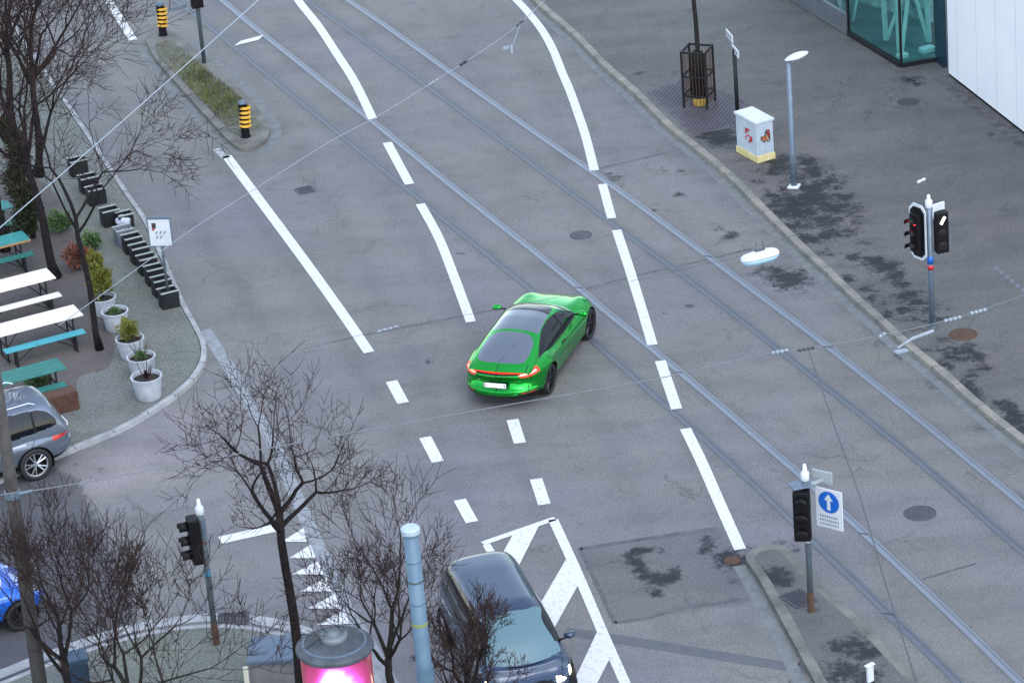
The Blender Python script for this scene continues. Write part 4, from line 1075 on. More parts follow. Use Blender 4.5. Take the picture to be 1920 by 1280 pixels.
M['green_paint'] = mat('metallic_green_paint', (.0005, .36, .028), .20, .88, coat=.6, c2=(.001, .39, .032), nscale=2)
M['silver_paint'] = mat('silver_blue_paint', (.13, .16, .21), .28, .6, coat=.8)
M['navy_paint'] = mat('dark_blue_paint', (.014, .034, .078), .28, .35, coat=.8)
M['blue_paint'] = mat('bright_blue_paint', (.006, .12, .62), .25, .3, coat=1)
M['tail_red'] = mat('lit_tail_lamp', (.5, .02, .01), .25, emit=(1, .04, .02), es=.42)
M['tail_core'] = mat('tail_lamp_core', (.8, .3, .25), .3, emit=(1, .30, .22), es=.85)
M['tail_dim'] = mat('unlit_tail_lamp', (.50, .02, .015), .2, coat=1)
M['head'] = mat('headlamp_glass', (.55, .57, .6), .12, .2, coat=1)
M['head_lit'] = mat('lit_headlamp', (.9, .85, .7), .2, emit=(1, .80, .5), es=9)
M['plate'] = mat('number_plate', (.86, .88, .92), .4)

# -- green fastback saloon
ry = lambda cx_, cz_, r_: None
rear_win = chaikin([(-2.20, -.50), (-2.24, 0), (-2.20, .50), (-2.0, .60), (-1.22, .56), (-1.16, 0), (-1.22, -.56), (-2.0, -.60)], 3)
roof_win = chaikin([(-1.09, -.54), (-1.07, -.02), (-1.07, .02), (-1.09, .54), (-1.04, .555), (-.1, .51), (.22, .49), (.30, .25), (.33, 0), (.30, -.25), (.22, -.49), (-.1, -.51), (-1.04, -.555)], 1)
wind_scr = [(.56, -.60), (.64, 0), (.56, .60), (.62, .66), (1.30, .78), (1.60, .5), (1.66, 0), (1.60, -.5), (1.30, -.78), (.62, -.66)]
dlo = chaikin([(.95, .93), (.80, .985), (.45, 1.16), (.15, 1.265), (-.15, 1.305), (-.5, 1.315), (-.95, 1.27), (-1.35, 1.16), (-1.66, 1.03), (-1.76, .965), (-1.60, .93), (-.6, .915), (.4, .915)], 2)
def lamp_top(A): return .905+.035*np.clip((A-.60)/.33, 0, 1)
def lamp_bot(A): return .905-np.where(A < .50, .055, .055+.065*np.clip((A-.50)/.05, 0, 1)) + .070*np.clip((A-.70)/.28, 0, 1)**1.6
def g_lamp(x, y, z, n, A): return (x < -1.98-.0*A) & (z < lamp_top(A)) & (z > lamp_bot(A)) & (A < .985) & (A >= .50)
def g_core(x, y, z, n, A):
    m1 = (x < -2.06) & (A > .53) & (z < lamp_top(A)-.020) & (z > lamp_bot(A)+.016)
    mid_ = (lamp_top(A)+lamp_bot(A))/2
    return m1 & (np.abs(z-mid_) < .020)
GREEN = dict(R=.362, xf=2.46, xr=-2.60, axles=(1.475, -1.475), track=.905, tw=.28, paint=M['green_paint'], res=1.25, steer=R(-4), dark_rims=True, rimr=.74,
    n1=6.0, n2=5.5,
    front_prof=[(0, -.10), (.25, .0), (.5, -.01), (.75, -.07), (1, -.22)],
    rear_prof=[(0, -.05), (.12, -.03), (.24, .0), (.36, -.01), (.42, -.065), (.62, -.12), (.80, -.075), (.88, -.07), (.93, -.085), (1, -.14)],
    front_bow=.24, rear_bow=.20,
    plan=[(-2.62, .89), (-2.2, .955), (-1.5, .985), (-.9, .955), (0, .94), (.9, .95), (1.45, .972), (2.0, .935), (2.46, .84)],
    side_prof=[(0, .90), (.10, .955), (.3, .985), (.55, 1.0), (.75, .985), (.9, .955), (1, .91)],
    bottom=[(-2.62, .22), (-2.2, .18), (-1.2, .15), (1.2, .14), (2.0, .15), (2.46, .20)],
    deck=[(-2.62, .955), (-2.35, .985), (-2.0, 1.0), (-1.4, 1.0), (-.5, .96), (.6, .95), (1.1, .965), (1.6, .935), (2.0, .88), (2.3, .79), (2.46, .70)],
    crest=[(-2.62, .0), (-2.2, .02), (-1.5, .045), (-.8, 0), (.8, 0), (1.3, .035), (1.8, .07), (2.2, .06), (2.46, .02)],
    shoulder_drop=.035, haunch=(.012, .03), waist=.02, plate_recess=(0, .66, .62, .13, .035),
    body_parts=[('tail_lamp_core', g_core, M['tail_core']), ('tail_lamp', g_lamp, M['tail_red']),
        ('light_bar', lambda x, y, z, n, A: (x < -2.2) & (A < .50) & (z < .905) & (z > .872), M['tail_red']),
        ('trim_strip', lambda x, y, z, n, A: (x < -2.2) & (A < .50) & (z <= .872) & (z > .838), M['black']),
        ('headlamp', lambda x, y, z, n, A: (x > 2.0) & (A > .60) & (z > .58) & (((x-2.12)/.20)**2+((A-.79)/.10)**2 < 1), M['head_lit'] if False else mat('daylight_lamp', (.8, .85, .85), .2, emit=(1, .97, .9), es=2.5)),
        ('diffuser', lambda x, y, z, n, A: (x < -2.0) & (z < .385-.02*np.cos(A*3)), M['black']),
        ('sill', lambda x, y, z, n, A: (z < .215), M['black']),
        ('reflector', lambda x, y, z, n, A: (x < -2.2) & (A > .56) & (A < .84) & (z > .425) & (z < .445), M['tail_dim']),
        ('bumper_slot', lambda x, y, z, n, A: (x < -2.2) & (A > .50) & (A < .86) & (z > .40) & (z <= .425), M['seam']),
    ],
    split_lr={'light_bar': False, 'trim_strip': False, 'diffuser': False},
    side_seams=[[(-.12, .22), (-.12, .92)], [(-1.05, .24), (-1.10, .55), (-1.25, .75), (-1.48, .92)], [(-1.05, .24), (1.0, .235)], [(1.13, .8), (1.13, .3), (1.10, .25)]],
    rear_seams=[[(.72, .97), (.735, .80), (.75, .70)], [(0, 1.1), (0, .905)]],
    top_seams=[[(-2.7, .73), (-2.45, .72), (-2.2, .68)], [(-2.62, 0), (-2.3, 0)]],
    roof=[(-2.48, .93), (-2.30, 1.012), (-2.0, 1.115), (-1.6, 1.235), (-1.2, 1.32), (-.8, 1.375), (-.4, 1.405), (-.1, 1.405), (.15, 1.38), (.38, 1.325), (.65, 1.21), (.95, 1.065), (1.2, .945)], roof_max=1.41,
    ghz=.86, gh_plan=[(-2.5, .72), (-2.1, .78), (-1.6, .81), (-1.0, .835), (0, .845), (.5, .84), (.95, .82), (1.2, .77)], tumble=.22, gn=3.3, gh_bow_f=.30, gh_bow_r=.10, bow_mid=-.2,
    gh_parts=[('rear_window', lambda x, y, z, n, A: inpoly(x, y, rear_win) & (z > .96), M['glass']),
        ('glass_roof', lambda x, y, z, n, A: inpoly(x, y, roof_win) & (x < -.16-.10*A**2), M['glass']),
        ('front_roof_panel', lambda x, y, z, n, A: inpoly(x, y, roof_win) & (x > -.12-.10*A**2), mat('black_gloss', (.004, .004, .005), .12, coat=.5)),
        ('sunroof_seal', lambda x, y, z, n, A: inpoly(x, y, roof_win), M['black']),
        ('windscreen', lambda x, y, z, n, A: (x > .36-.22*A**2) & (A < .64+.12*np.clip(x-.36, 0, 1)) & (z > .93), M['glass']),
        ('side_window', lambda x, y, z, n, A: inpoly(x, z, dlo) & (A > .50) & (np.abs(x+.12) > .03), M['sideglass']),
        ('side_pillar', lambda x, y, z, n, A: inpoly(x, z, dlo) & (A > .50), M['black'])],
    gh_seams=[[(-2.4, .66), (-2.12, .655)], [(-2.5, 0), (-2.27, 0)]],
    mirror=(.66, 1.05, 1.02), mirror_paint=M['green_paint'], handles=[(-.38, .80, .915), (-1.28, .82, .945)], handle_mat=M['rimdark'])
gA = P(1033, 735); gB = P(1102, 634)
head_g = math.atan2(gB.y-gA.y, gB.x-gA.x) - R(1)
cg = (gA+gB)/2 + Vector((math.cos(head_g+R(90)), math.sin(head_g+R(90)), 0))*.865
car = make_car('sports_saloon', 'bright green fastback saloon with glass roof turning across the junction', 'car', GREEN, (cg.x, cg.y, 0), head_g)
# number plate
XR = -2.60
k = MB(); k.box((XR+.01, 0, .65), (.03, .56, .135), bev=.008); pl = k.build('number_plate', M['black'], car)
k = MB(); k.box((XR-.008, 0, .653), (.012, .52, .112), bev=.004); k.build('plate_face', M['plate'], pl)
k = MB(); k.box((XR-.0155, .225, .653), (.004, .035, .06), bev=.001); k.build('red_shield', M['red'], pl)
k = MB(); k.box((XR-.018, .225, .656), (.004, .020, .007)); k.box((XR-.0181, .225, .656), (.004, .007, .026)); k.build('white_cross', M['plate'], pl)
k = MB(); k.box((XR-.0155, -.225, .665), (.004, .026, .036), bev=.001); k.box((XR-.0155, -.225, .625), (.004, .020, .022)); k.build('canton_badge', mat('plum_badge', (.12, .07, .20), .5), pl)
Mt = Matrix.Translation((-2.565, 0, .853)) @ Matrix(((0, 0, -1, 0), (-1, 0, 0, 0), (0, 1, 0, 0), (0, 0, 0, 1)))
text_mesh(car, 'PORSCHE', .048, M['chrome'], Mt, .004, space=3.1)
Mt = Matrix.Translation((-2.535, 0, .775)) @ Matrix(((0, 0, -1, 0), (-1, 0, 0, 0), (0, 1, 0, 0), (0, 0, 0, 1)))
text_mesh(car, 'Panamera 4S', .055, M['black'], Mt, .003, name='model_lettering')
k = MB(); k.box((-2.53, .40, .74), (.012, .07, .018), bev=.002); k.build('badge', M['chrome'], car)

# -- boxier cars share one recipe
def boxy(paint, L_=4.65, W_=.93, Hh=1.67, wb=2.81, Rw=.37, clad=True, res=.85, lit=False, hatch=False, tail=M['tail_dim'], belt=1.05, rails=False, head_m=None, dark_rims=False, nose=.42, glassroof=False):
    fo = (L_-wb)*.46; xf = wb/2+fo; xr = -(L_-xf); ax = (wb/2, -wb/2); cowl = xf-.95 if nose < .5 else xf-.62
    rz = Hh
    dl = chaikin([(cowl-.12, belt-.02), (cowl-.55, belt+(rz-belt)*.58), (cowl-.95, rz-.13), (-.2, rz-.105), (xr+.95, rz-.14), (xr+.62, rz-.22), (xr+.42, belt+.16), (xr+.50, belt+.05), (0, belt-.015)], 2)
    def side(x, y, z, n, A): return inpoly(x, z, dl) & (A > .45) & (np.abs(n[:, 1]) > .30)
    rt = lambda: None
    return dict(R=Rw, xf=xf, xr=xr, axles=ax, track=W_-.01, tw=.25, paint=paint, res=res, dark_rims=dark_rims, rimr=.72, n1=6, n2=6,
        front_prof=[(0, -.08), (.3, 0), (.6, -.03), (.85, -.12), (1, -.26)], rear_prof=[(0, -.14), (.2, -.02), (.42, 0), (.5, -.05), (.8, -.07), (1, -.10)],
        front_bow=.24, rear_bow=.13, plan=[(xr, W_*.93), (xr+.5, W_*.99), (0, W_*.975), (xf-.6, W_*.99), (xf, W_*.90)],
        side_prof=[(0, .93), (.12, .97), (.35, .99), (.6, 1.0), (.8, .985), (.93, .96), (1, .93)],
        bottom=[(xr, .34), (xr+.4, .27), (0, .24), (xf-.4, .25), (xf, .28)],
        deck=[(xr, belt-.02), (xr+.4, belt+.0), (0, belt-.03), (cowl, belt-.02), (cowl+.3, belt-.05), (xf-.25, belt-.17), (xf, belt-.30)],
        crest=[(xr, 0), (0, 0), (cowl, .01), (xf-.4, .045), (xf, .02)], shoulder_drop=.03, haunch=(.02, .03),
        body_parts=[('tail_lamp', lambda x, y, z, n, A: (x < xr+.62) & (A > .52) & (z > .80) & (z < .99-(A-.5)*.0) & (x < xr+.60-(z-.9)*.9), tail),
            ('headlamp', lambda x, y, z, n, A: (x > xf-.52) & (A > .50) & (z > .64) & (z < .80) & ((x > xf-.30) | (A > .80)), head_m or (M['head_lit'] if lit else M['head'])),
            ('grille', lambda x, y, z, n, A: (x > xf-.25) & (A < .42) & (z > .50) & (z < .74), M['black']),
            ('lower_cladding', lambda x, y, z, n, A: (z < (.44 if clad else .30)), M['black'] if clad else M['rimdark'])],
        split_lr={'grille': False, 'lower_cladding': False},
        side_seams=[[(cowl-.35, .3), (cowl-.3, belt)], [(cowl-1.28, .3), (cowl-1.28, belt)], [(xr+1.25, .4), (xr+1.2, .75), (xr+.95, belt)]],
        rear_seams=[[(.68, belt), (.70, .62), (0, .60)]], top_seams=[[(cowl+.05, .72), (xf-.3, .62), (xf-.12, .3), (xf-.10, 0)]],
        roof=[(xr+.12, belt-.06), (xr+.16, belt+.06), (xr+.34, belt+(rz-belt)*.62), (xr+.48, rz-.07), (xr+.70, rz-.025), (xr+1.3, rz), (cowl-1.35, rz), (cowl-1.0, rz-.04), (cowl-.72, rz-.15), (cowl-.3, belt+(rz-belt)*.42), (cowl+.12, belt-.04)], roof_max=rz,
        ghz=belt-.14, gh_plan=[(xr, W_*.86), (xr+.6, W_*.92), (0, W_*.93), (cowl-.5, W_*.93), (cowl+.1, W_*.88)], tumble=.20, gn=4.6, gh_bow_f=.26, gh_bow_r=.12, bow_mid=-.2,
        gh_parts=[('side_window', lambda x, y, z, n, A: side(x, y, z, n, A) & (np.abs(x-(cowl-1.28)) > .035) & (np.abs(x-(xr+.98)) > .03), M['sideglass']),
            ('side_pillar', lambda x, y, z, n, A: side(x, y, z, n, A), M['black']),
            ('rear_window', lambda x, y, z, n, A: (x < xr+.52) & (z > belt+.07) & (z < rz-.11) & (A < W_*.74-(z-belt)*.18), M['glass']),
            ('windscreen', lambda x, y, z, n, A: (x > cowl-.98+.0*A) & (z < rz-.055-.04*A) & (z > belt-.03) & (A < W_*.80-(z-belt)*.24), M['tealrefl'] if lit else M['glass']),
            ]+([('glass_roof', lambda x, y, z, n, A: (x > xr+.9) & (x < cowl-1.2) & (A < .40) & (z > rz-.1), M['glass'])] if glassroof else []),
        mirror=(cowl-.42, W_+.09, belt+.10), handles=[(cowl-1.10, belt-.14, W_*.975), (xr+1.15, belt-.14, W_*.97)], handle_mat=M['chrome'] if clad else paint), xr, xf, cowl, rz
# silver SUV: left rear wheel touches the ground at photo (74,899), nose out of frame to the left
S_, xr_, xf_, cowl_, rz_ = boxy(M['silver_paint'], 4.85, .95, 1.70, 2.81, .38, clad=True, res=.9, glassroof=True)
hd_s = math.pi+R(27)
wq = P(72, 899); fx = Vector((math.cos(hd_s), math.sin(hd_s), 0)); lf = Vector((-fx.y, fx.x, 0))
cs = wq - lf*.93 + fx*1.405
suv = make_car('parked_suv', 'silver blue off road estate car with red tail lamps parked beside the beer tables', 'car', S_, (cs.x, cs.y, 0), hd_s)
for sd_ in (-1, 1):
    k = MB(); k.tube([(xr_+.85, sd_*.66, rz_-.03), (xr_+1.0, sd_*.665, rz_+.045), (0, sd_*.68, rz_+.05), (cowl_-1.45, sd_*.67, rz_+.04), (cowl_-1.3, sd_*.665, rz_-.03)], .02, 6); k.build('roof_rail', M['chrome'], suv)
k = MB(); k.box((xr_+.02, 0, .80), (.02, .5, .11), bev=.003); k.build('number_plate', M['plate'], suv)
# dark blue van-like car, facing the camera
S_, xr_, xf_, cowl_, rz_ = boxy(M['navy_paint'], 4.55, .93, 1.66, 2.80, .35, clad=False, res=.9, lit=True, belt=1.02, nose=.6)
hd_v = R(-90+13)
fx = Vector((math.cos(hd_v), math.sin(hd_v), 0)); lf = Vector((-fx.y, fx.x, 0))
hp = P(1066, 1272, .72)    # left headlamp as the driver sees it
cv = Vector((hp.x, hp.y, 0)) - fx*(xf_-.12) - lf*.70
van = make_car('people_carrier', 'dark blue people carrier with one lit headlamp waiting by the hatched road markings', 'car', S_, (cv.x, cv.y, 0), hd_v)
# blue car, front at lower left
S_, xr_, xf_, cowl_, rz_ = boxy(M['blue_paint'], 4.2, .90, 1.50, 2.55, .33, clad=False, dark_rims=True, res=.8, belt=.95, head_m=mat('parking_lamp', (.6, .5, .3), .2, emit=(1, .72, .35), es=.5))
hd_b = R(27)
fx = Vector((math.cos(hd_b), math.sin(hd_b), 0)); lf = Vector((-fx.y, fx.x, 0))
wq = P(44, 1180); cb = wq + lf*.88 - fx*1.275
blu = make_car('parked_hatchback', 'bright blue small car cut by the left picture edge behind the dark mast', 'car', S_, (cb.x, cb.y, 0), hd_b)

# ------------------------------------------------------------------ beer tables and benches on the terrace
ux = Vector((math.cos(R(24)), math.sin(R(24)), 0)); uy = Vector((-ux.y, ux.x, 0))
def plank_set(name, px, py, z, wd, length, m_, label, cat, group, edge=None, boards=1):
    e = P(px, py, KZ+z); c = e - ux*(length/2); c.z = KZ
    t_ = empty(name, c, R(24), label, cat, group)
    k_ = MB(); bw = wd/boards
    if cat == 'table': boards = 4; bw = wd/4
    for i in range(boards): k_.box((0, -wd/2+bw*(i+.5), z-.015), (length, bw-.008 if boards > 1 else wd, .03), bev=.005)
    k_.build('seat' if cat == 'bench' else 'tabletop', m_, t_)
    if edge:
        k_ = MB(); k_.box((0, -wd/2-.006, z-.03), (length, .012, .05)); k_.build('edge_strip', edge, t_)
    for sx in (-1, 1):
        k_ = MB(); x_ = sx*(length/2-.26)
        for sy in (-1, 1): k_.box((x_, sy*wd*.36, (z-.03)/2), (.035, .035, z-.03)); 
        k_.box((x_, 0, .02), (.045, wd*.85, .04)); k_.box((x_, 0, z-.06), (.045, wd*.85, .05)); k_.box((x_, 0, z*.5), (.03, wd*.74, .03))
        k_.tube([(x_, 0, z*.2), (x_-sx*.5, 0, z-.05)], .014, 5)
        k_.build('leg_frame', M['blackm'], t_)
    return t_
GT = 'beer tables on the terrace'; GB = 'benches on the terrace'
plank_set('beer_table', 96, 511, .75, .72, 2.2, M['cream'], 'cream beer table farther from the silver car, the upper of the two', 'table', GT)
plank_set('beer_bench', 113, 550, .46, .27, 2.2, M['cream'], 'cream bench between the two cream tables', 'bench', GB)
plank_set('beer_table', 147, 580, .75, .72, 2.2, M['cream'], 'cream beer table nearer the silver car, the lower of the two', 'table', GT)
plank_set('beer_bench', 158, 619, .46, .27, 2.0, M['cyan'], 'light blue bench just in front of the lower cream table', 'bench', GB)
plank_set('beer_table', 116, 680, .75, .70, 2.2, M['teald'], 'green beer table nearest the silver car', 'table', GT)
plank_set('beer_bench', 123, 718, .46, .27, 2.0, M['teald'], 'green bench right behind the roof of the silver car', 'bench', GB)
plank_set('beer_table', 49, 440, .75, .66, 2.2, M['teal'], 'turquoise beer table with a bare wood edge above the cream tables', 'table', GT, M['wood'])
plank_set('beer_bench', 62, 473, .46, .26, 2.0, M['teald'], 'dark green bench just above the cream tables', 'bench', GB)
plank_set('beer_bench', 30, 414, .46, .26, 2.0, M['teald'], 'dark green bench behind the turquoise wood edged table', 'bench', GB)
plank_set('beer_table', 18, 381, .75, .60, 2.0, M['teal'], 'topmost turquoise table end at the left picture edge', 'table', GT)
# low brown planter box by the car
b = P(128, 768, KZ); t = empty('planter_box', b, R(24), 'low rust brown planter box of bare soil beside the silver car', 'planter')
MB().box((-.25, .1, .22), (1.0, .42, .44), bev=.01).build('box', mat('rust_planter', (.045, .018, .012), .8, c2=(.09, .04, .025), nscale=8), t)
MB().box((-.25, .1, .435), (.92, .34, .03)).build('soil', mat('brown_soil', (.12, .06, .045), .95, c2=(.05, .03, .02), nscale=18, bump=1), t)

# ------------------------------------------------------------------ foliage helper
def leaves(mb, c, rx, rz_, n, size, rg, up=.5, elong=2.2, mi=0):
    for _ in range(n):
        while True:
            v = Vector((rg.uniform(-1, 1), rg.uniform(-1, 1), rg.uniform(-1, 1)))
            if .15 < v.length < 1: break
        lump = .72+.28*math.sin(v.x*5+c[0]*3)*math.cos(v.y*4+v.z*3)
        p = Vector(c)+Vector((v.x*rx, v.y*rx, v.z*rz_))*lump
        d = (v.normalized()+Vector((rg.gauss(0, .5), rg.gauss(0, .5), up+rg.gauss(0, .4)))).normalized()
        s_ = d.orthogonal().normalized(); s_.rotate(Matrix.Rotation(rg.uniform(0, 6.28), 3, d)); L_ = size*rg.uniform(.6, 1.3)
        mb.add([p, p+d*L_*.5*elong*.5+s_*L_*.28, p+d*L_*elong*.5, p+d*L_*.5*elong*.5-s_*L_*.28], [(0, 1, 2, 3)], mi)

def pot(px, py_rim, rw, label, plant=None, seed=1, hh=.50, m_=None):
    rr = rw/2/78.0; b_ = P(px, py_rim, KZ+hh); b_.z = KZ
    t_ = empty('plant_pot', b_, 0, label, 'plant pot', 'round pale pots along the terrace edge')
    k_ = MB(); k_.lathe([(0, 0), (rr*.74, 0), (rr*.80, .03), (rr*.90, hh*.55), (rr*.97, hh-.05), (rr*1.02, hh-.04), (rr*1.03, hh), (rr*.92, hh), (rr*.88, hh-.10), (0, hh-.10)], n=36)
    p_ = k_.build('pot', m_ or M['pot'], t_, smooth=True); autosmooth(p_, 35)
    k_ = MB(); k_.lathe([(rr*.89, hh-.09), (rr*.5, hh-.07), (0, hh-.06)], n=20); k_.build('soil', M['soil'], t_)
    rg = random.Random(seed)
    if plant:
        kind, size, mt, hp_ = plant
        f = MB()
        if kind == 'bush': leaves(f, (0, 0, hh+hp_*.38), size, hp_*.55, 900, .07, rg, .8, 2.6)
        if kind == 'twigs':
            for _ in range(26):
                a = rg.uniform(0, 6.28); l_ = rg.uniform(.2, hp_); tp_ = Vector((math.cos(a)*l_*.5, math.sin(a)*l_*.5, hh+l_*.9)); f.tube([(0, 0, hh-.08), tp_*.55+Vector((0, 0, hh*.2)), tp_], [.008, .006, .003], 3)
            leaves(f, (0, 0, hh+.02), size*.8, .10, 160, .05, rg, .6)
        if kind == 'low': leaves(f, (0, 0, hh-.02), size, .10, 260, .06, rg, .7)
        if kind == 'mix':
            leaves(f, (0, 0, hh), size*.75, .14, 260, .06, rg, .7)
            for _ in range(30):
                a = rg.uniform(0, 6.28); l_ = rg.uniform(.2, hp_); tp_ = Vector((math.cos(a)*l_*.6, math.sin(a)*l_*.6, hh+l_*.8)); f.tube([(0, 0, hh-.08), tp_*.5+Vector((0, 0, hh*.3)), tp_], [.007, .005, .003], 3, 1)
        f.build('plant', [mt, M['twig']], t_)
    return t_
pot(274, 704, 56, 'nearest pale pot with dark soil and a bare stem, beside the kerb curve', ('twigs', .0, M['twig'], .55), 1, .56)
pot(264, 667, 52, 'pale pot with low green plant, second from the kerb curve', ('mix', .2, M['leaf_green'], .5), 2, .50)
pot(243, 633, 52, 'pale pot with a rounded olive bush', ('bush', .28, M['leaf_olive'], .55), 3, .50)
pot(215, 582, 50, 'pale wide pot with almost bare soil and a little green', ('low', .16, M['leaf_green'], .4), 4, .50)
pot(192, 556, 50, 'pale pot holding the tall olive green shrub', None, 5, .45)
b_ = P(192, 556, KZ+.45); b_.z = KZ+.36
t = empty('tall_shrub', b_, 0, 'tall olive green shrub growing out of the pot by the slim tree trunk', 'shrub')
rg = random.Random(12); f = MB(); leaves(f, (0, .1, .45), .34, .50, 1500, .075, rg, .9, 3); leaves(f, (-.12, .35, .85), .26, .35, 700, .07, rg, .9, 3); f.build('foliage', M['leaf_olive'], t)
k = MB(); k.tube([(0, 0, -.1), (0, .05, .5)], [.03, .015], 5); k.build('stem', M['bark'], t)
def shrub(px, py, r_, h_, mt, label, seed, n=900, size=.08, z=KZ):
    b2_ = P(px, py, z); t_ = empty('shrub', b2_, 0, label, 'shrub'); rg_ = random.Random(seed); f_ = MB()
    leaves(f_, (0, 0, h_*.5), r_, h_*.5, n, size, rg_, .7, 2.4); leaves(f_, (r_*.4, r_*.3, h_*.35), r_*.6, h_*.35, n//3, size, rg_, .7, 2.4)
    f_.build('foliage', mt, t_); k_ = MB(); k_.tube([(0, 0, 0), (0.02, 0, h_*.6)], [.03, .012], 5); k_.build('stem', M['bark'], t_); return t_
shrub(148, 505, .42, .75, M['leaf_red'], 'rust red leafless looking shrub left of the tall olive shrub', 21)
shrub(112, 435, .40, .60, M['leaf_green'], 'fresh green shrub beside the turquoise table', 22)
shrub(172, 470, .30, .55, M['leaf_green'], 'small green shrub just above the tall olive shrub', 24, 600)
shrub(70, 722, .35, .30, M['leaf_green'], 'low green weeds under the green table by the silver car', 25, 500)
# dark ivy column
b_ = P(62, 445, KZ); t = empty('evergreen_tree', b_, 0, 'dense dark evergreen column behind the turquoise tables', 'tree')
rg = random.Random(31); f = MB()
for i in range(9): leaves(f, (rg.uniform(-.15, .15)-.03*i, rg.uniform(-.15, .15), .4+i*.32), .48-.025*i, .38, 1000, .09, rg, .4, 1.8)
f.build('crown', M['leaf_dark'], t); MB().tube([(0, 0, 0), (-.1, 0, 2.6)], [.09, .05], 7).build('trunk', M['bark'], t)

# row of black planter boxes with pale rims
pts_b = [(318, 573), (305, 551), (292, 530), (278, 510), (264, 490), (250, 471)]
def rimbox(px, py, label, sz=(.42, .34, .42), pale=False, rz=R(22)):
    b_ = P(px, py, KZ); t_ = empty('planter_tub', b_, rz, label, 'planter', 'row of black tubs along the terrace edge')
    mt = M['blackm'] if not pale else mat('grey_tub', (.10, .12, .15), .6, c2=(.16, .18, .22), nscale=5)
    k_ = MB(); x_, y_, z_ = sz
    k_.box((0, -y_/2, z_/2), (x_, .03, z_)); k_.box((0, y_/2, z_/2), (x_, .03, z_)); k_.box((-x_/2, 0, z_/2), (.03, y_-.03, z_)); k_.box((x_/2, 0, z_/2), (.03, y_-.03, z_))
    k_.box((0, 0, z_*.8), (x_-.03, y_-.03, .02)); k_.build('tub', mt, t_)
    k_ = MB(); k_.box((0, -y_/2-.005, z_+.008), (x_+.05, .055, .022)); k_.box((0, y_/2+.005, z_+.008), (x_+.05, .05, .022)); k_.build('rim', mat('pale_rim', (.28, .31, .30), .6), t_)
    return t_
nth = ['nearest the kerb, below the notice sign', 'second from the near end of the row', 'third from the near end of the row', 'fourth from the near end of the row', 'fifth from the near end of the row', 'sixth from the near end, next to the grey tub']
for (x, y), s_ in zip(pts_b, nth): rimbox(x, y, 'black tub with a pale rim, '+s_)
rimbox(234, 456, 'grey tub in the row of black tubs, next to the white bag', pale=True)
rimbox(208, 420, 'black tub in the row just left of the white bags')
rimbox(236, 424, 'black tub in the row just right of the upper white bag', (.36, .3, .36))
rimbox(182, 380, 'black tub higher up the row under the tree branches', (.44, .34, .42)); rimbox(168, 358, 'second tub from the far end of the black row', (.44, .34, .42)); rimbox(148, 326, 'farthest black tub in the row under the branches', (.44, .34, .42))
for (x, y, lb) in ((231, 410, 'upper crumpled white bag lying between the black tubs'), (234, 437, 'lower crumpled white bag lying on the row of black tubs')):
    b_ = P(x, y, KZ+.25); rg = random.Random(x); bm = bmesh.new(); bmesh.ops.create_icosphere(bm, subdivisions=3, radius=.2)
    for v in bm.verts: v.co = Vector((v.co.x*1.0, v.co.y*.8, v.co.z*.75))*(1+rg.uniform(-.08, .08)+.1*math.sin(v.co.x*25+v.co.z*17))
    for f_ in bm.faces: f_.smooth = True
    me = bpy.data.meshes.new('white_bag'); bm.to_mesh(me); bm.free(); o = link('white_bag', me, mat('white_plastic_bag', (.42, .46, .55), .5), None, b_-Vector((0, 0, .05))); tag(o, lb, 'bag')

# ------------------------------------------------------------------ trees
# branching heights come from the photo, trunks stand on the ground
def tree_px(label, bx, by, tx, ty, r0, clen, depth, seed, z=KZ, **kw):
    b_ = P(bx, by, z); H_ = height_at(b_, ty); top = P(tx, ty, z+H_)
    # keep the fork above the foot in depth: solve the point on the pixel ray closest to the vertical over the foot
    d = (top-CAM); k_ = (b_.y-CAM.y)/d.y; top = CAM+d*k_
    return bare_tree(label, b_, top, r0, clen, depth, seed, **kw)
tree_px('bare street tree with forked crown standing between the side road and the glowing kiosk', 572, 1345, 524, 962, .11, 1.08, 5, 11, spread=1.12, minr=.0055, up=.24, nstem=6, mats=[M['bark'], M['twig']])
tree_px('bare bushy tree just right of the glowing kiosk', 752, 1440, 728, 1235, .10, .88, 5, 23, spread=.85, up=.30, minr=.006, nstem=5, mats=[M['bark2'], M['twig']])
tree_px('bare reddish tree at the bottom left beside the dark mast', 165, 1420, 120, 1240, .10, 1.12, 5, 37, spread=.85, up=.32, nstem=5)
tree_px('bare wide tree at the bottom left below the traffic light', 262, 1480, 245, 1330, .10, 1.25, 5, 41, spread=1.0, up=.30, nstem=5, mats=[M['bark2'], M['twig']])
tree_px('dark bare tree in front of the dark blue people carrier', 890, 1470, 878, 1300, .11, .60, 5, 53, spread=.9, up=.30, nstem=6)
tree_px('slim bare tree by the beer tables leaning over the road', 187, 655, 142, 410, .08, 1.35, 5, 61, spread=.95, up=.02, nstem=4)
tree_px('tall bare tree behind the turquoise tables reaching the top left corner', 105, 520, 50, 300, .12, 1.6, 5, 73, spread=.8, up=.16, nstem=8)
tree_px('bare tree with dense twigs farther back along the left pavement', 75, 330, 62, 140, .11, 1.6, 5, 87, spread=.85, up=.12, nstem=8)
tree_px('bare tree in the very corner beyond the tall bare tree', 25, 250, 12, 90, .11, 1.5, 5, 103, spread=.9, up=.2, nstem=7)
tree_px('bare tree at the left picture edge above the tables', 10, 470, -25, 240, .11, 1.5, 4, 97, spread=.85, up=.12, nstem=5)

